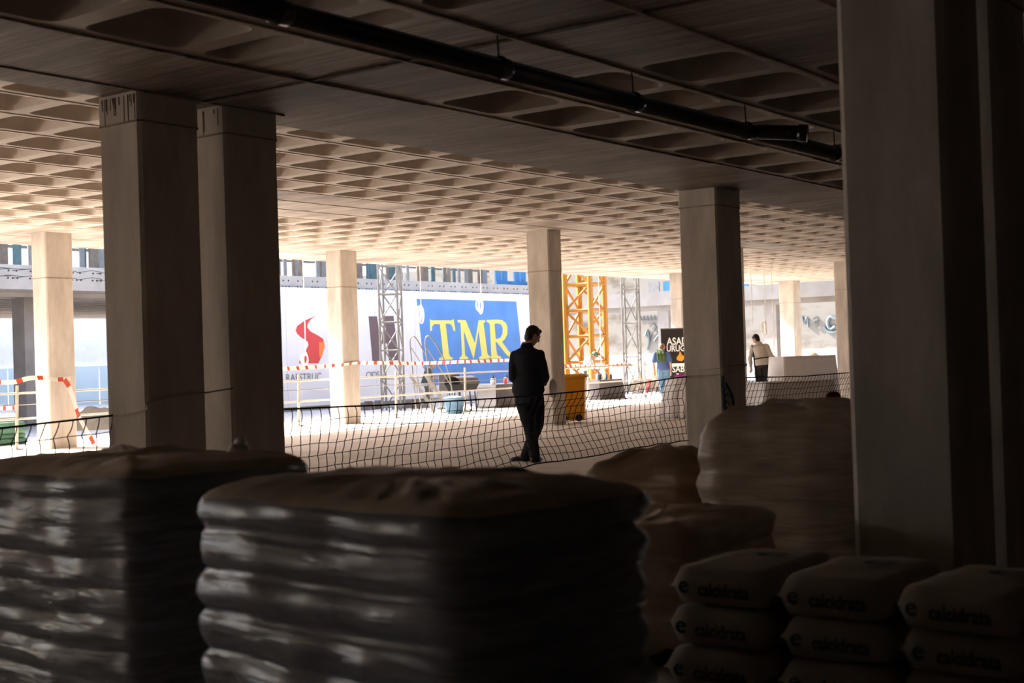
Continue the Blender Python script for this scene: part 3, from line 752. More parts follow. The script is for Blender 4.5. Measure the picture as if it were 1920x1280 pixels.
t = thing('black_crate', 'dark boxy cooler on a stand beside the cook in dark green', 'box', e, 0.2)
MB().box((0, 0, .72), (.42, .4, .42)).build('box_body', M_gcloth, t, bevel=.015)
MB().box((0, 0, .95), (.44, .42, .04)).build('box_lid', M_black, t, bevel=.01)
for sx in (-1, 1):
    for sy in (-1, 1): MB().tube([(sx * .18, sy * .17, 0), (sx * .18, sy * .17, .52)], .02, 6).build('leg', M_steel, t)
e = onD(852, 766, 32.6); e.z = 0
t = thing('cloth_stand_in', 'pale blue tub shape standing in for a cloth under the stairs handrail', 'tub', e)  # tub shape added in place of a pale blue-white cloth
MB().lathe((0, 0, 0), [(.18, 0), (.2, .03), (.25, .36), (.27, .37), (.27, .39), (.24, .39)], 20).build('stand_in_side', M_jeans, t, smooth=True)
MB().ball((0, 0, .37), .22, .22, .06).build('white_cloth', M_white, t, smooth=True)

# mobile stairs (square to the view, rising to the left)
st = onZ(812, 774, 0); K = 0.0131
t = thing('site_stairs', 'grey tubular steps with looped handrails in front of the blue banner', 'stairs', st, VIEWROT)
def sp(px, py, y): return Vector(((px - 812) * K, y, (774 - py) * K))
for y, dx in ((-.28, 0), (.28, -32)):
    MB().tube(catmull([sp(802 + dx + 9, 772, y), sp(806 + dx, 690, y), sp(803 + dx, 640, y), sp(808 + dx, 629, y), sp(816 + dx, 634, y), sp(836 + dx, 672, y), sp(846 + dx, 705, y), sp(850 + dx, 734, y)], 5), .017, 8).build('handrail', M_steel, t, smooth=True)
    MB().tube([sp(805 + dx, 650, y), sp(848 + dx, 722, y)], .013, 6).build('mid_rail', M_steel, t)
    MB().bar(sp(790 + dx + 10, 700, y), sp(846 + dx, 772, y), .03, .08).build('stringer', M_steel, t)
for k in range(5):
    c = sp(800 - 16 + 11.5 * k, 706 + 15 * k, 0)
    MB().box(c, (.24, .62, .03)).build('tread', M_steel, t)
for dx in (0, 24): MB().tube([sp(786 + dx, 700, -.26), sp(792 + dx, 774, -.26)], .018, 6).build('leg', M_steel, t)

# black roll-up sign
sg = onD(1269, 712, 40.1); sg.z = 0
t = thing('rollup_sign', 'black roll-up sign with white lettering and an orange flame beside the netting column', 'sign', sg, VIEWROT)
MB().box((0, 0, 1.03), (.86, .012, 1.94)).build('sign_sheet', M_sign, t)
MB().box((0, 0, .04), (.9, .2, .08)).build('sign_base', M_steel, t, bevel=.01)
MB().box((0, 0, 2.01), (.88, .025, .03)).build('top_rail', M_steel, t)
def sign_text(txt, cx, z, width, bold=.02, m=M_print):
    me = text_mesh(txt, 1.0, bold); xs = [v.co.x for v in me.vertices]; w = max(xs) - min(xs); me.materials.append(m)
    o = link('lettering', me, t); s_ = width / w; o.scale = (s_, s_ * 1.25, s_); o.rotation_euler = (PI / 2, 0, 0); o.location = (cx, -.012, z)
sign_text('ASAD', .05, 1.62, .62); sign_text('URUGU', .07, 1.41, .68)
sign_text('SABR', .12, .80, .5, .015)
MB().box((.14, -.009, .93), (.54, .004, .09)).build('small_print', M_print, t); MB().box((.16, -.009, .66), (.34, .004, .03)).build('small_print', M_print, t)
for k, z in enumerate((.42, .33, .24)): MB().box((.05, -.009, z), (.5 - .05 * k, .004, .035)).build('small_print', M_print, t)
fl = catmull([(0, 0, 0), (-.09, 0, .04), (-.1, 0, .11), (-.03, 0, .2), (-.01, 0, .3), (.05, 0, .2), (.03, 0, .14), (.09, 0, .18), (.11, 0, .07), (.06, 0, .01), (0, 0, 0)], 3)[:-1]
MB().prism([p + Vector((.12, -.014, 1.04)) for p in fl], (0, .005, 0)).build('flame_emblem', M_ember, t)

# rubble, planks and pipes out in the court
def mound(c, rx, ry, h, m, label, name='sand_heap'):
    b = MB(); n = 28; rings = []
    for j in range(9):
        f_ = j / 8.0
        rings.append([Vector((rx * f_ * math.cos(2 * PI * k / n), ry * f_ * math.sin(2 * PI * k / n), h * (1 - f_ ** 1.4) * (1 + .35 * noise.noise(Vector((math.cos(2 * PI * k / n) * f_ * 3, math.sin(2 * PI * k / n) * f_ * 3, rx))))) ) for k in range(n)])
    b.loft(rings[1:], cap=False); b.f.append(tuple(range(n))); b.m.append(0)
    o = b.build(name, m, smooth=True); o.location = c
    tag(o, label, 'heap')
p = onD(1232, 705, 47.5); p.z = -.02; mound(p, 1.7, 1.1, .8, M_sand, 'sandy rubble heap behind the man in the blue shirt')
p = onD(1520, 660, 59); p.z = -.02; mound(p, 1.4, 1.2, 1.15, M_sand, 'sand heap showing above the white buffet table')
p = onD(175, 775, 31); p.z = -.02; mound(p, 1.3, 1.2, .5, M_sand, 'low sand heap behind the tape at the left')
for k in range(4):
    p = onD(1199 + 17 * k, 733, 44.6 + .35 * k); p.z = 0
    t = thing('plank', ('brown', 'dark red', 'pale brown', 'grey')[k] + ' loose plank propped in the rubble near the man in blue', 'plank', p, .3 * k)
    MB().bar((-.3, 0, .02), (.3, 0, .35 + .08 * k), .1, .03).build('board', (M_plank, M_red, M_brownp, M_greyp)[k], t)
    MB().box((.1, 0, .1), (.12, .12, .2)).build('block', M_conc_grey, t)
gp = onZ(18, 838, 0)
for k in range(14):
    r_, c_ = divmod(k, 4)
    o = MB().tube([(-1.1, 0, 0), (1.1, 0, 0)], .055, 10).build('green_pipe', M_green, smooth=True)
    o.location = gp + Vector((-.3, .6 + .115 * c_ + .05 * (r_ % 2), .057 + .1 * r_)); o.rotation_euler = (0, 0, .1)
    tag(o, 'green plastic pipe in the stack at the far left edge', 'pipe', 'stack of green pipes')
for k in range(6):
    p = onD(690 + 19 * k + (16 if k > 1 else 0), 768, 36.9 + .5 * (k % 2)); p.z = 0
    t = thing('formwork_timber', ('grey', 'brown', 'pale grey')[k % 3] + ' timber under a block below the banner, ' + ('left of the hoist tower', 'close to the hoist tower', 'right of the hoist tower', 'nearer the stairs', 'behind the stairs', 'by the cook in green')[k], 'timber', p, .2 * (k % 3))
    MB().box((0, 0, .05), (.42, .14, .1)).build('beam', (M_greyp, M_brownp, M_conc_grey)[k % 3], t)
    MB().box((.05, .02, .17), (.2, .12, .14)).build('block', (M_brownp, M_greyp)[k % 2], t)
# ------------------------------------------------------------------ netting along the column row
def net(x0, x1, tops, bots, rows, label, slack=0.05, cell=0.1, seed=0):
    Yn = 7.46
    t = thing('safety_net', label, 'net', ((x0 + x1) / 2, Yn, 0))
    o = Vector(t.location); n = int(round((x1 - x0) / cell))
    def ev(tab, x):
        for (a, za), (b_, zb) in zip(tab, tab[1:]):
            if a <= x <= b_: return za + (zb - za) * (x - a) / (b_ - a)
        return tab[0][1] if x < tab[0][0] else tab[-1][1]
    grid = []
    for i in range(n + 1):
        x = x0 + (x1 - x0) * i / n; col = []
        for j in range(rows + 1):
            f_ = j / rows; z = ev(tops, x) * (1 - f_) + ev(bots, x) * f_
            q = Vector((x * 1.7, j * .6, seed))
            dx = 0.022 * noise.noise(q * 1.3) + 0.04 * noise.noise(Vector((x * .35, f_ * 1.5, seed + 4))) + (.028 * math.sin(f_ * 5.0 + x * .8)) * (0 if j == 0 else 1)
            dy = slack * math.sin(f_ * PI) * (1 + .5 * noise.noise(Vector((x, f_, seed)))) + .03 * noise.noise(q)
            dz = 0.012 * noise.noise(q * 2.1)
            col.append(Vector((x + (dx if j else 0), Yn + (dy if j else 0), z + dz * (1 if j else .3))) - o)
        grid.append(col)
    MB().tube([grid[i][0] for i in range(n + 1)], 0.0072, 5).build('top_rope', M_net, t)
    MB().tube([grid[i][rows] for i in range(n + 1)], 0.0065, 5).build('bottom_rope', M_net, t)
    b = MB()
    for j in range(1, rows): b.tube([grid[i][j] for i in range(n + 1)], 0.0036, 4, cap=False)
    for i in range(n + 1):
        pts = []
        for j in range(rows):
            a, c = grid[i][j], grid[i][j + 1]
            bulge = Vector((0.012 * noise.noise(Vector((i * 3.3, j * 2.7, seed + 9))) + .006, 0, 0))
            pts += [a, (a * 2 + c) / 3 + bulge, (a + c * 2) / 3 + bulge]
        pts.append(grid[i][rows])
        b.tube(pts, 0.0036, 4, cap=False)
    tag(b.build('mesh_strands', M_net, t), kind='stuff')
    return grid, t
net(3.2, 5.63, [(3, .95), (4.7, .973), (5.62, 1.01)], [(3, .1), (5.62, .12)], 8, 'dark knotted net stretch at the far left beside the front columns', seed=1)
gm, nm_ = net(6.86, 13.40, [(6.88, .985), (7.05, .976), (8.54, .95), (9.75, .941), (10.5, .943), (11.3, .951), (11.86, .97), (12.95, 1.017), (13.4, 1.03)], [(6.88, .1), (9.5, .2), (10.4, .30), (11.06, .285), (12.4, .319), (13.4, .316)], 9, 'long dark knotted net stretch in front of the man in the suit', slack=.1, seed=2)
net(13.98, 21.0, [(14.0, .99), (14.6, .979), (16.5, .94), (18.07, .946), (20.98, 1.0)], [(14, .25), (21, .2)], 9, 'dark knotted net stretch in front of the white tables at the right', slack=.12, seed=3)
o = MB().tube(catmull([(13.385, 7.0, 1.03), (13.36, 6.99, .8), (13.38, 6.98, .62), (13.35, 6.98, .5), (13.39, 6.99, .36), (13.6, 6.98, .2)], 6), .016, 6)
for k in range(9):
    z = .95 - .075 * k
    o.tube(catmull([(13.36, 7.0, z), (13.30 + random.uniform(-.05, .02), 6.96, z - .03), (13.34, 6.95, z - .07), (13.42, 6.98, z - .04), (13.45 + random.uniform(0, .12), 6.985, z - .1)], 4), .006, 4)
o.tube(catmull([(13.42, 6.985, .95), (13.55, 6.98, .8), (13.58, 6.98, .66), (13.66, 6.97, .56)], 5), .014, 6); o.ball((13.66, 6.965, .55), .035, .02, .03, nu=8, nv=6)
ob = o.build('net_lashing', M_netblue); tag(ob, 'dark blue cord lashing and loose net end tied to the middle column', 'cord')
o = MB().tube(catmull([(5.60, 7.3, 1.01), (5.615, 7.09, 1.05), (5.66, 7.088, 1.1), (6.13, 7.085, 1.14), (6.36, 7.085, 1.16)], 6), .006, 5).build('tie_rope', M_rope)
tag(o, 'thin pale rope tied across the drip-stained column', 'rope')
o = MB().tube(catmull([(13.38, 7.49, 1.04), (13.385, 7.0, 1.05), (13.98, 7.0, 1.14), (14.02, 7.3, 1.15)], 4), .006, 5).tube(catmull([(13.385, 7.3, 1.1), (13.385, 7.005, 1.12), (13.98, 7.0, 1.15)], 4), .005, 5).build('tie_rope', M_rope)
tag(o, 'two pale rope strands crossing the middle netting column', 'rope')

# ================================================================== people (laid out square to the view: x right, y away, z up)
V = Vector
def limb(b, pts, rad, n=12):
    P_ = catmull(pts, 4); k = len(P_) - 1; m_ = len(rad) - 1; R = []
    for i in range(len(P_)):
        f_ = i / k * m_; j = min(int(f_), m_ - 1); R.append(rad[j] + (rad[j + 1] - rad[j]) * (f_ - j))
    b.tube(P_, R, n); b.ball(P_[0], R[0], nu=10, nv=8); b.ball(P_[-1], R[-1], nu=10, nv=8)
def ruffle(me, amp, k):
    n = len(me.vertices); co = [0.0] * (3 * n); no = [0.0] * (3 * n)
    me.vertices.foreach_get('co', co); me.vertices.foreach_get('normal', no)
    for i in range(n):
        c = V(co[3 * i:3 * i + 3]); d = amp * noise.noise(c * k + V((3, 1, 2)))
        for j in range(3): co[3 * i + j] += no[3 * i + j] * d
    me.vertices.foreach_set('co', co); me.update()
def frame(yaw, pitch=0.0, tilt=0.0):
    f_ = V((math.sin(yaw) * math.cos(pitch), math.cos(yaw) * math.cos(pitch), math.sin(pitch)))
    r = V((math.cos(yaw), -math.sin(yaw), 0)); u = r.cross(f_)
    r2 = r * math.cos(tilt) + u * math.sin(tilt)
    return r2, f_, r2.cross(f_)
def torso(b, Pv, Ch, F, prof, n=20):
    ax = (Ch - Pv); L = ax.length; a = ax / L
    Fo = (F - a * F.dot(a)).normalized(); Ro = Fo.cross(a)
    rings = []
    for t_, rx, ry in prof:
        c = Pv + a * (t_ * L)
        rings.append([c + Ro * (rx * math.cos(2 * PI * k / n)) * (1 if abs(math.cos(2 * PI * k / n)) < .7 else 1.0) + Fo * (ry * math.sin(2 * PI * k / n)) for k in range(n)])
    b.loft(rings)
    return Ro, Fo, a
def hand(b, wr, d, palm, side, curl=0.5):
    d = d.normalized(); palm = (palm - d * palm.dot(d)).normalized(); lat = d.cross(palm) * side
    kn = wr + d * 0.085
    b.loft([[c + lat * (w * math.cos(2 * PI * k / 10)) + palm * (th * math.sin(2 * PI * k / 10)) for k in range(10)] for c, w, th in ((wr - d * .01, .026, .018), (wr + d * .03, .036, .016), (kn, .041, .014), (kn + d * .006, .036, .011))])
    for i, L in enumerate((.068, .078, .073, .056)):
        p = kn + lat * (.03 - .02 * i); dd = d.copy(); pts = [p - dd * .015]; a = curl * (.8 + .1 * i)
        for s_ in (.45, .32, .23):
            dd = (dd * math.cos(a * .8) + palm * math.sin(a * .8)).normalized(); pts.append(pts[-1] + dd * (L * s_ + (.015 if s_ == .45 else 0)))
        limb(b, pts, [.0098, .0088, .0078, .007], 7)
    tp = wr + d * .022 + lat * .028; t1 = (d * .6 + lat * .7 + palm * .35).normalized(); t2 = (d * .9 + lat * .15 + palm * .45).normalized()
    limb(b, [tp, tp + t1 * .038, tp + t1 * .038 + t2 * .032, tp + t1 * .04 + t2 * .055], [.0135, .0115, .0095, .008], 7)
BODY = [(-.22, .135, .115), (-.1, .17, .125), (0, .168, .122), (.25, .15, .108), (.45, .142, .102), (.7, .165, .115), (.88, .17, .108), (1.0, .13, .085), (1.06, .06, .055)]
def person(label, loc, J, kit, scale=1.0, voxel=0.011, hair=M_hair):
    t = thing('person', label, 'person', loc, VIEWROT); t.scale = (scale,) * 3
    Pv, Ch, Hd = V(J['pel']), V(J['chest']), V(J['head'])
    tr, tf, tu = frame(J['tf']); hr, hf, hu = frame(*J['hf'])
    b = MB()
    Ro, Fo, ax = torso(b, Pv, Ch, tf, BODY)
    limb(b, [Ch + ax * .0, Hd - hu * .06 - hf * .012], [.062, .054, .05])
    b.ball(Hd, .074, .094, .108, (hr, hf, hu), 16, 12); b.ball(Hd - hu * .05 + hf * .022, .056, .07, .068, (hr, hf, hu)); b.ball(Hd - hu * .098 + hf * .066, .022, .018, .018, (hr, hf, hu), 8, 6)
    limb(b, [Hd + hf * .088 + hu * .02, Hd + hf * .105 - hu * .012, Hd + hf * .112 - hu * .028], [.009, .012, .014], 8)
    b.ball(Hd + hf * .083 + hu * .028, .05, .016, .010, (hr, hf, hu), 10, 6)
    for s_ in (-1, 1): b.ball(Hd + hr * (.074 * s_) - hf * .008 - hu * .012, .010, .022, .033, (hr, hf, hu), 8, 8)
    for s_, k in ((-1, 'L'), (1, 'R')):
        sh, el, wr = [V(p) for p in J['arm' + k]]
        limb(b, [sh, el], [.054, .05, .041]); limb(b, [el, (el * .65 + wr * .35), wr], [.041, .042, .028])
        hd = V(J.get('hand' + k, (wr - el).normalized())); hand(b, wr, hd, V(J.get('palm' + k, (0, 0.3, -1))), s_ * J.get('flip' + k, 1), J.get('curl', .5))
        hp, kn, an = [V(p) for p in J['leg' + k]]
        limb(b, [hp, kn], [.088, .08, .056]); limb(b, [kn, kn * .7 + an * .3, an], [.056, .056, .036])
        toe = V(J['toe' + k]).normalized(); limb(b, [an - toe * .03 - V((0, 0, .03)), an + toe * .07 - V((0, 0, .045)), an + toe * .15 - V((0, 0, .055))], [.036, .036, .024])
    me = fuse(b, J.get('vox', voxel * .75), 2); me.materials.append(M_skin); link('body', me, t)
    for s_ in (-1, 1): MB().ball(Hd + hr * (.031 * s_) + hf * .086 + hu * .008, .011, .008, .007, (hr, hf, hu), 8, 6).build('eye', M_eye, t, smooth=True)
    MB().ball(Hd + hf * .092 - hu * .056, .024, .007, .006, (hr, hf, hu), 10, 6).build('mouth', M_lip, t, smooth=True)
    if hair:
        hb = MB(); hb.ball(Hd + hu * .022 - hf * .016, .083, .098, .102, (hr, hf, hu), 18, 12); hb.ball(Hd - hu * .045 - hf * .042, .07, .055, .07, (hr, hf, hu))
        hb.ball(Hd + hu * .085 + hf * .055, .05, .04, .028, (hr, hf, hu))
        me = fuse(hb, .012, 1)
        ruffle(me, .006, 45)
        me.materials.append(hair); link('hair', me, t)
    # clothes
    tp = kit['top']; b = MB(); g = tp.get('g', .02)
    prof = [(a, rx + g + (tp.get('flare', 0) if a < .1 else 0), ry + g) for a, rx, ry in BODY if a >= tp.get('hem', -.1) - .001 and a < 1.0]
    prof = [(tp.get('hem', -.1), prof[0][1], prof[0][2])] + prof + [(.97, .15 + g * .5, .09 + g * .6), (1.03, .105, .08), (1.08, .07, .068)]
    torso(b, Pv, Ch, tf, prof)
    for k in 'LR':
        sh, el, wr = [V(p) for p in J['arm' + k]]
        gs = g * .8
        if tp.get('short'): limb(b, [sh, sh.lerp(el, .72)], [.062 + gs, .062 + gs, .06 + gs])
        else:
            limb(b, [sh, el], [.053 + gs * .6, .05 + gs * .6, .044 + gs * .6]); limb(b, [el, el.lerp(wr, .94)], [.044 + gs * .6, .04 + gs * .6, .033 + gs * .4])
    me = fuse(b, voxel, 3)
    ruffle(me, tp.get('wr', .006), 9)
    me.materials.append(tp['m']); link(tp['n'], me, t)
    if tp.get('collar'):
        b = MB(); c = Ch + ax * .045
        b.loft([[c + ax * h_ + Ro * (r_ * math.cos(a)) + Fo * (r_ * .95 * math.sin(a)) for a in [2 * PI * k / 18 for k in range(18)]] for h_, r_ in ((-.02, .085), (.035, .066), (.035, .06), (-.02, .078))], cap=False)
        b.build('collar', tp['collar'], t, smooth=True)
    lg = kit['legs']; b = MB()
    torso(b, Pv, Ch, tf, [(-.24, .15, .13), (-.1, .182, .14), (0, .18, .135), (.16, .165, .122)])
    for k in 'LR':
        hp, kn, an = [V(p) for p in J['leg' + k]]; w = lg.get('w', .016)
        limb(b, [hp, kn], [.098 + w * .5, .088 + w, .064 + w]); limb(b, [kn, an - V((0, 0, .035))], [.064 + w, .058 + w, .048 + w])
    me = fuse(b, voxel, 3)
    ruffle(me, .006, 8)
    me.materials.append(lg['m']); link(lg['n'], me, t)
    for k in 'LR':
        an = V(J['leg' + k][2]); toe = V(J['toe' + k]).normalized(); b = MB(); s3 = V((0, 0, 1)).cross(toe)
        b.loft([[an + toe * d_ + V((0, 0, -.085 + zc)) + s3 * (w * math.cos(a)) + V((0, 0, 1)) * (h_ * math.sin(a) if math.sin(a) > 0 else .012 * math.sin(a)) for a in [2 * PI * q / 14 for q in range(14)]] for d_, w, h_, zc in ((-.085, .018, .03, .016), (-.075, .033, .065, .014), (-.03, .04, .085, .013), (.05, .042, .07, .012), (.12, .046, .05, .012), (.17, .038, .036, .014), (.195, .015, .018, .018))])
        b.build('shoe', kit['shoe'], t, smooth=True)
    t['_'] = 0; del t['_']
    return t, dict(Ro=Ro, Fo=Fo, ax=ax, hr=hr, hf=hf, hu=hu, Hd=Hd, Ch=Ch, Pv=Pv)

D2 = math.radians
# man in the dark suit
J = dict(pel=(0, 0, .93), chest=(0, .03, 1.40), head=(.08, .10, 1.58), tf=D2(22), hf=(D2(58), D2(-30)),
         armL=[(-.152, .06, 1.325), (-.19, .0, 1.06), (-.10, .24, .99)], armR=[(.152, -.03, 1.33), (.21, -.05, 1.06), (.20, .20, .97)],
         handL=(.7, .5, .1), handR=(-.3, .85, .15), palmL=(0, -.4, .8), palmR=(-.6, -.2, .6), curl=.7,
         legL=[(-.085, .02, .88), (.0, -.03, .47), (.055, -.07, .09)], legR=[(.085, .0, .88), (.10, .10, .47), (-.06, .13, .09)], toeL=(.4, 1, 0), toeR=(-1, .25, 0), vox=.008)
loc = onZ(995, 866, 0)
pt, fr = person('man in a dark navy suit seen from behind, looking down', loc, J, dict(top=dict(n='jacket', m=M_suit, g=.032, hem=-.46, flare=.012, collar=M_suit, wr=.008), legs=dict(n='trousers', m=M_suit2, w=.02), shoe=M_shoe), 1.0, .012)
b = MB(); c = fr['Ch'] + fr['ax'] * .085
b.loft([[c + fr['ax'] * h_ + fr['Ro'] * (r_ * math.cos(a)) + fr['Fo'] * (r_ * math.sin(a)) for a in [2 * PI * k / 18 for k in range(18)]] for h_, r_ in ((-.03, .068), (.012, .06), (.012, .055), (-.03, .06))], cap=False)
b.build('shirt_collar', M_shirt, pt, smooth=True)
hb_ = pt.matrix_basis @ V((.315, .16, .86))
o = MB().loft([rsec(.02, .05, 0, .015), rsec(.05, .085, .02, .03), rsec(.055, .09, .12, .03), rsec(.04, .06, .2, .02), rsec(.015, .02, .235, .01)]).build('carrier_bag', M_tapew, smooth=True)
o.location = hb_ + V((0, 0, -.07)); o.rotation_euler = (0, 0, VIEWROT); tag(o, 'small pale bag held at the right hip of the man in the suit', 'bag')
o = MB().box((0, 0, 0), (.075, .012, .15)).box((0, -.007, .0), (.068, .003, .138)).build('phone', M_black, bevel=.002)
o.location = pt.matrix_basis @ V((.10, .34, 1.06)); o.rotation_euler = (D2(-35), 0, VIEWROT + .2); tag(o, 'dark phone in the hands of the man in the suit', 'phone')

# cook in dark green at the grill (profile, facing right)
p = onD(803, 766, 38.4); p.z = 0
J = dict(pel=(-.06, 0, .84), chest=(.06, 0, 1.25), head=(.20, .0, 1.40), tf=D2(90), hf=(D2(90), D2(-28)),
         armL=[(.05, .16, 1.21), (.16, .2, .97), (.36, .12, .95)], armR=[(.07, -.17, 1.20), (.17, -.2, .95), (.40, -.1, .95)],
         legL=[(-.05, .08, .80), (.03, .1, .42), (-.1, .1, .09)], legR=[(-.05, -.08, .80), (.06, -.1, .43), (-.02, -.1, .09)], toeL=(1, 0, 0), toeR=(1, -.1, 0))
pt, fr = person('cook in a dark green shirt and apron bending towards the grill', p, J, dict(top=dict(n='tee_shirt', m=M_tee_g, g=.022, short=1, hem=-.16), legs=dict(n='trousers', m=M_apron), shoe=M_shoe), .84, .014)
b = MB(); b.loft([[fr['Pv'] + fr['ax'] * h_ + fr['Fo'] * (ry * math.cos(a) + .01) + fr['Ro'] * (rx * math.sin(a)) for a in [-1.2 + 2.4 * k / 10 for k in range(11)]] for h_, rx, ry in ((-.42, .21, .19), (-.2, .215, .17), (0, .2, .158), (.12, .185, .145))], closed=False)
o = b.build('apron', M_apron, pt, smooth=True); sd = o.modifiers.new('s', 'SOLIDIFY'); sd.thickness = .008

# cook in white with green cap
p = onD(1106, 748, 40.6); p.z = 0
J = dict(pel=(-.12, .05, .88), chest=(.03, -.02, 1.26), head=(.19, -.08, 1.36), tf=D2(110), hf=(D2(115), D2(-42)),
         armL=[(.03, .16, 1.22), (.15, .15, .95), (.33, .02, .80)], armR=[(.0, -.2, 1.2), (.10, -.26, .95), (.27, -.22, .80)],
         legL=[(-.1, .13, .84), (-.08, .14, .46), (-.12, .15, .09)], legR=[(-.12, -.04, .84), (-.08, -.05, .46), (-.12, -.05, .09)], toeL=(1, -.2, 0), toeR=(1, -.3, 0))
pt, fr = person('cook in a white shirt and dark green cap leaning over the black table', p, J, dict(top=dict(n='tee_shirt', m=M_tee_w, g=.026, short=1, hem=-.2), legs=dict(n='trousers', m=M_apron), shoe=M_shoe), .95, .014)
b = MB(); b.ball(fr['Hd'] + fr['hu'] * .045 - fr['hf'] * .005, .09, .106, .082, (fr['hr'], fr['hf'], fr['hu']), 16, 10); me = fuse(b, .012, 1); me.materials.append(M_green); cp_ = link('cap', me, pt)
MB().ball(fr['Hd'] + fr['hu'] * .04 + fr['hf'] * .12, .07, .07, .012, (fr['hr'], fr['hf'], fr['hu']), 14, 6).build('cap_peak', M_green, cp_, smooth=True)

# man in blue with a green towel
p = onD(1244, 742.5, 39.3); p.z = 0
J = dict(pel=(.02, 0, .92), chest=(-.02, .02, 1.38), head=(.02, .05, 1.56), tf=D2(12), hf=(D2(48), D2(-8)),
         armL=[(-.20, .03, 1.34), (-.27, .02, 1.06), (-.24, .06, .80)], armR=[(.165, -.02, 1.34), (.24, -.03, 1.06), (.255, .06, .80)],
         legL=[(-.07, 0, .88), (-.05, .04, .48), (0, -.05, .09)], legR=[(.11, 0, .88), (.14, .05, .48), (.13, .12, .09)], toeL=(-.1, 1, 0), toeR=(.35, 1, 0), curl=.35)
pt, fr = person('man in a blue shirt and jeans with a green towel on his shoulder', p, J, dict(top=dict(n='tee_shirt', m=M_tee_b, g=.028, short=1, hem=-.2), legs=dict(n='jeans', m=M_jeans, w=.02), shoe=M_white), .945, .014, hair=None)
b = MB(); rings = []
for j in range(12):
    f_ = j / 11.0
    c = V((-.07 + .03 * f_, .10 - .255 * min(1, f_ * 2.2), 1.46 - (.43 * max(0, f_ - .18)))) + V((0, 0, -.02 if j == 0 else 0))
    w = .105 + .02 * math.sin(f_ * 3) - .05 * max(0, f_ - .8)
    rings.append([c + V((w * (k / 8 - .5) * 2, -.028 * (1 + math.cos((k / 8) * 12 * 1.2)) * .5 - .01 * (j % 2), -.07 * abs(k / 8 - .4) * f_)) for k in range(9)])
b.loft(rings, closed=False); o = b.build('towel', M_towel, pt, smooth=True); sd = o.modifiers.new('s', 'SOLIDIFY'); sd.thickness = .02; sd.offset = 1
b = MB(); b.ball(fr['Hd'] - fr['hu'] * .0 - fr['hf'] * .03, .077, .078, .088, (fr['hr'], fr['hf'], fr['hu']), 14, 10); b.build('cropped_hair', mat('short_hair', (.16, .09, .06), .8, var=.2, scale=40), pt, smooth=True)

# waiter at the buffet table
p = onD(1430, 750, 34.4); p.z = 0
J = dict(pel=(0.02, 0, .95), chest=(-.03, .05, 1.42), head=(-.10, .10, 1.585), tf=D2(-12), hf=(D2(-38), D2(-32)),
         armL=[(-.205, .08, 1.37), (-.27, .10, 1.08), (-.235, .2, .86)], armR=[(.145, .0, 1.38), (.25, -.02, 1.12), (.375, .05, 1.05)],
         handR=(.9, .2, .05), palmR=(0, -.3, -1), curl=.75,
         legL=[(-.07, 0, .9), (-.07, .04, .49), (-.06, .0, .09)], legR=[(.1, 0, .9), (.11, .04, .49), (.1, -.02, .09)], toeL=(-.25, 1, 0), toeR=(.2, 1, 0))
pt, fr = person('waiter in a cream shirt and black apron holding the white cloth', p, J, dict(top=dict(n='shirt', m=M_shirt, g=.032, hem=-.1, collar=M_shirt, wr=.012), legs=dict(n='trousers', m=M_black, w=.024), shoe=M_shoe), 1.0, .013)
b = MB()
b.loft([[fr['Pv'] + fr['ax'] * (.13 + h_) + fr['Ro'] * (.192 * math.cos(a)) + fr['Fo'] * (.15 * math.sin(a)) for a in [2 * PI * k / 24 for k in range(24)]] for h_ in (-.016, .016)], cap=False)
b.build('apron_tie', M_black, pt, smooth=True).modifiers.new('s', 'SOLIDIFY').thickness = .006
b = MB(); b.loft([[fr['Pv'] + fr['ax'] * h_ + fr['Fo'] * (ry * math.cos(a) + .012) + fr['Ro'] * (rx * math.sin(a)) for a in [-1.75 + 3.3 * k / 12 for k in range(13)]] for h_, rx, ry in ((-.75, .24, .2), (-.3, .225, .185), (0, .215, .178), (.3, .2, .165), (.5, .205, .17))], closed=False)
o = b.build('apron', M_black, pt, smooth=True); o.modifiers.new('s', 'SOLIDIFY').thickness = .008

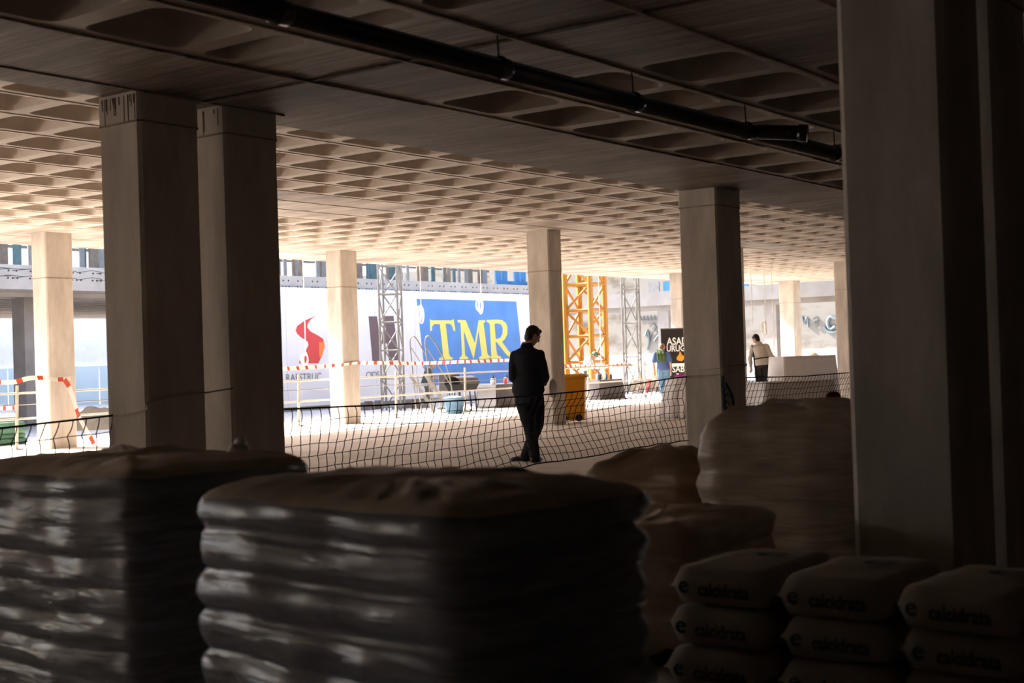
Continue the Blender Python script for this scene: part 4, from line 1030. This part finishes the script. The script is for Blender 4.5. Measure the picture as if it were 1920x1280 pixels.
# ================================================================== sacks and wrapped pallets in the foreground
def pallet_base(t, sx, sy):
    for k in range(5): MB().box((-sx / 2 + sx * (k + .5) / 5, 0, .115), (sx / 5 * .72, sy, .02)).build('deck_board', M_wood, t)
    for i in (-1, 0, 1):
        for j in (-1, 0, 1): MB().box((i * (sx / 2 - .07), j * (sy / 2 - .05), .0625), (.13, .09, .085)).build('block', M_wood, t)
    for j in (-1, 0, 1): MB().box((0, j * (sy / 2 - .05), .01), (sx, .09, .02)).build('bottom_board', M_wood, t)
def sack_mesh(name, lx, ly, lz, m, seed=0, pinch=.35):
    b = MB(); nx, ny = 14, 10; top = []; bot = []
    for sgn, store in ((1, top), (-1, bot)):
        for i in range(nx + 1):
            for j in range(ny + 1):
                u, v = i / nx * 2 - 1, j / ny * 2 - 1
                e = (1 - abs(u) ** 7) * (1 - abs(v) ** 7)
                h = lz / 2 * (max(e, 0) ** pinch)
                sx_ = 1 - .05 * abs(v) ** 6; sy_ = 1 - .05 * abs(u) ** 6
                store.append(V((u * lx / 2 * sx_, v * ly / 2 * sy_, sgn * h * (1 + .12 * noise.noise(V((u * 1.8 + seed, v * 1.8, sgn)))) + .006 * noise.noise(V((u * 5, v * 5, seed + sgn))))))
    N = ny + 1
    vs = top + bot; o = len(top); fs = []
    for i in range(nx):
        for j in range(ny):
            a = i * N + j
            fs.append((a, a + N, a + N + 1, a + 1)); fs.append((o + a, o + a + 1, o + a + N + 1, o + a + N))
    b.add(vs, fs)
    me = b.mesh(name)
    bm = bmesh.new(); bm.from_mesh(me); bmesh.ops.remove_doubles(bm, verts=bm.verts, dist=1e-4); bmesh.ops.recalc_face_normals(bm, faces=bm.faces); bm.to_mesh(me); bm.free()
    me.materials.append(m); me.polygons.foreach_set('use_smooth', [True] * len(me.polygons))
    return me
def wrap(t, sx, sy, z0, z1, layers, m, seed, bul=.022, wrk=.012, crown=.03, rnd=.09, nper=44, nz=56, name='stretch_wrap', mtop=None, inset=.05, wave=0.0):
    b = MB(); rings = []
    def per(hx, hy, r):
        out = []; L = nper
        for cx, cy, a0, ex in ((1, 1, 0, 'x'), (-1, 1, 90, 'y'), (-1, -1, 180, 'x'), (1, -1, 270, 'y')):
            for k in range(8):
                a = math.radians(a0 + 90 * k / 7); out.append((V((cx * (hx - r) + r * math.cos(a), cy * (hy - r) + r * math.sin(a), 0)), V((math.cos(a), math.sin(a), 0))))
            nxt = {0: V((-(hx - r), hy, 0)), 90: V((-hx, -(hy - r), 0)), 180: V((hx - r, -hy, 0)), 270: V((hx, hy - r, 0))}[a0]
            st_ = out[-1][0]; nrm = out[-1][1]
            for k in range(1, L): out.append((st_.lerp(nxt, k / L), nrm))
        return out
    base = per(sx / 2, sy / 2, rnd)
    for j in range(nz + 1):
        f_ = j / nz; z = z0 + (z1 - z0) * f_; ph = f_ * layers
        bl = abs(math.sin(PI * ph)) ** .7
        out = []
        for p, n_ in base:
            q = V((p.x * 2.3 + seed, p.y * 2.3, z * 9))
            q2 = V((p.x * 5 + seed, p.y * 5, z * 26))
            loc_ = .6 + .8 * noise.noise(V((p.x * 2.2, p.y * 2.2, math.floor(ph) * 1.7 + seed)))
            off = bul * bl * (.6 + .7 * loc_) - bul + wrk * noise.noise(q) + wrk * .5 * noise.noise(q2)
            off += wave * math.sin((p.x + p.y) * 17 + seed + 2.2 * noise.noise(V((p.x, p.y, z * 3 + seed)))) * noise.noise(V((p.x * 1.5 + seed, p.y * 1.5, ph * .55)))
            top_in = max(0, (f_ - (.93 if inset < .08 else .8)) / (.07 if inset < .08 else .2)); off -= inset * top_in ** 2
            out.append(p + n_ * off + V((0, 0, z + .012 * noise.noise(V((p.x * 3, p.y * 3, seed))) + (crown * .5 * top_in * noise.noise(V((p.x * 4, p.y * 4, seed + 5)))))))
        rings.append(out)
    n = len(base)
    last = rings[-1]; c0 = V((0, 0, 0))
    for p in last: c0 += p
    c0 /= n
    for s_ in (.93, .84, .72, .58, .42, .25, .1):
        out = []
        for p in last:
            q = c0.lerp(p, s_); e = 1 - s_
            out.append(V((q.x, q.y, q.z + crown * min(1, e * 3) * (1 + .9 * noise.noise(V((q.x * 3.2, q.y * 3.2, seed + 2)))) + .016 * noise.noise(V((q.x * 11, q.y * 11, seed))) + .008 * noise.noise(V((q.x * 24, q.y * 24, seed))))))
        rings.append(out)
    b.loft(rings[:nz - 1], cap=False); b.build(name, m, t, smooth=True, fixn=False)
    b = MB(); b.loft(rings[nz - 2:], cap=False); b.f.append(tuple(len(b.v) - n + k for k in range(n))); b.m.append(0)
    return b.build('top_sheet', mtop or m, t, smooth=True, fixn=False)
def wrapped_pallet(label, cx, cy, rz, sx, sy, zt, layers, nx, ny, mfilm, seed, msack=M_sack, shrink=0.05, **kw):
    t = thing('wrapped_pallet', label, 'pallet', (cx, cy, 0), rz)
    pallet_base(t, sx, sy)
    lz = (zt - .125 - shrink * .4) / layers; ix, iy = sx - .03 - shrink, sy - .03 - shrink; lx, ly = ix / nx, iy / ny
    meshes = [sack_mesh('sack', lx, ly, lz * 1.04, msack, seed + k) for k in range(3)]
    i = 0
    for L in range(layers):
        for a in range(nx):
            for c in range(ny):
                if 0 < a < nx - 1 and 0 < c < ny - 1 and L < layers - 1: continue
                o = link('sack', meshes[i % 3], t); i += 1
                o.location = (-ix / 2 + lx * (a + .5), -iy / 2 + ly * (c + .5), .125 + lz * (L + .5)); o.rotation_euler = (0, 0, PI * (i % 2) + random.uniform(-.02, .02))
    wrap(t, sx + .03, sy + .03, .1, zt + .01, layers, mfilm, seed, **kw)
    return t
def ctr(N, rz, sx, sy):
    ex, ey = V((math.cos(rz), math.sin(rz), 0)), V((-math.sin(rz), math.cos(rz), 0))
    return V((N[0], N[1], 0)) + ex * (sx / 2) + ey * (sy / 2)
def printed(t, sx, sy, zt, layers, seed):            # pale label fields on the -X side, under the wrap
    pass
rz = D2(-8); c = ctr((2.56, 2.05), rz, .76, 1.24)
wrapped_pallet('grey stretch-wrapped pallet of sacks in the middle foreground', c.x, c.y, rz, .76, 1.24, .94, 7, 2, 2, M_film, 3, bul=.026, wrk=.014, crown=.025, mtop=M_top, rnd=.14, wave=.010, shrink=.09)
rz = D2(-2); c = ctr((3.0, 3.86), rz, .86, 1.26)
wrapped_pallet('grey stretch-wrapped pallet of sacks at the left edge', c.x, c.y, rz, .86, 1.26, .945, 8, 2, 2, M_film, 11, bul=.012, wrk=.016, crown=.018, mtop=M_top, wave=.012)
rz = D2(3); c = ctr((6.16, 2.62), rz, 1.0, .80)
wrapped_pallet('tall brown stretch-wrapped pallet behind the right foreground column', c.x, c.y, rz, 1.0, .80, .99, 6, 2, 2, M_filmb, 23, msack=M_sackw, bul=.014, wrk=.024, crown=.035, rnd=.2, inset=.14, shrink=.24)
rz = D2(2); c = ctr((4.80, 2.68), rz, .85, .70)
wrapped_pallet('low pallet under dusty brown plastic between the grey pallet and the printed sacks', c.x, c.y, rz, .85, .70, .59, 4, 2, 2, M_sheet, 31, msack=M_sackw, bul=.012, wrk=.02, crown=.012)
rz = D2(4); c = ctr((6.4, 3.58), rz, .9, .62)
wrapped_pallet('low pile under crumpled brown plastic behind the grey pallet', c.x, c.y, rz, .9, .62, .69, 4, 2, 2, M_sheet, 47, msack=M_sackw, bul=.012, wrk=.05, crown=.05)

# printed paper sacks on the right
SM = [sack_mesh('paper', .62, .415, .134, M_sackw, 50 + k, .13) for k in range(4)]
txt = text_mesh('calcidrata', .052, .0011); txt.materials.append(M_sackink)
emb = MB()
arc = [V((.030 * math.cos(a), .030 * math.sin(a), 0)) for a in [D2(40) + D2(285) * k / 14 for k in range(15)]]
arc2 = [V((.017 * math.cos(a), .017 * math.sin(a) + .003, 0)) for a in [D2(30) + D2(300) * k / 14 for k in range(15)]]
for k in range(14): emb.add([arc[k], arc[k + 1], arc2[k + 1], arc2[k]], [(0, 1, 2, 3)])
emb.add([V((-.018, -.004, 0)), V((.028, .006, 0)), V((.026, .014, 0)), V((-.018, .006, 0))], [(0, 1, 2, 3)])
emb = emb.mesh('emblem'); emb.materials.append(M_sackteal)
pt = thing('sack_pallet', 'wooden pallet under the printed paper sacks', 'pallet', (4.55, 1.72, 0))
pallet_base(pt, .8, 1.3)
names = {0: 'left', 1: 'middle', 2: 'right'}; lv = {0: 'bottom', 1: 'second', 2: 'top'}
for s_ in range(3):
    for L in range(3):
        y = 2.27 - .43 * s_ + random.uniform(-.012, .012); x = 4.52 + random.uniform(-.015, .015) - .015 * (2 - L) - (.06 if s_ == 2 and L == 2 else 0) + .03 * s_ * 0; z = .195 + .14 * L
        rz = random.uniform(-.03, .03) + (-.10 if (s_ == 2 and L == 2) else 0)
        t = thing('paper_sack', '%s paper sack printed with dark lettering in the %s stack at the lower right' % (lv[L], names[s_]), 'sack', (x, y, z), rz, 'printed paper sacks')
        o = link('paper', SM[(s_ + L * 2) % 4], t)
        # print on the long end face that looks towards the camera side (-X)
        o = link('lettering', txt, t); o.rotation_euler = (PI / 2, 0, -PI / 2); o.location = (-.3125, -.03, -.004); o.scale = (1, 1.25, 1)
        o = link('emblem', emb, t); o.rotation_euler = (PI / 2, 0, -PI / 2); o.location = (-.3125, .125, .0); o.scale = (.72, .72, .72)
        if L == 2:
            o = link('emblem', emb, t); o.location = (.05, -.05, .078); o.scale = (2.2, 1.6, 1); o.rotation_euler = (0, 0, -PI / 2)

# bits lying about
o = MB().ball((0, 0, .02), .05, .045, .03, nu=10, nv=6).ball((.02, .01, .045), .025, .03, .028, nu=8, nv=6).build('rag', M_tapew, smooth=True); o.location = onZ(448, 853, .955)
tag(o, 'small white scrap lying on the left wrapped pallet', 'scrap')
o = MB().ball((0, 0, .035), .09, .06, .05, nu=12, nv=8).ball((.08, .02, .03), .06, .05, .04, nu=10, nv=6).build('rag', mat('dark_red_rag', (.12, .02, .02), .9, var=.3, scale=10), smooth=True); o.location = (6.9, 2.95, 1.03); o.scale = (.6, .6, .5)
tag(o, 'dark red rag lying on top of the tall brown pallet', 'rag')

bpy.data.scenes.remove(TMP)
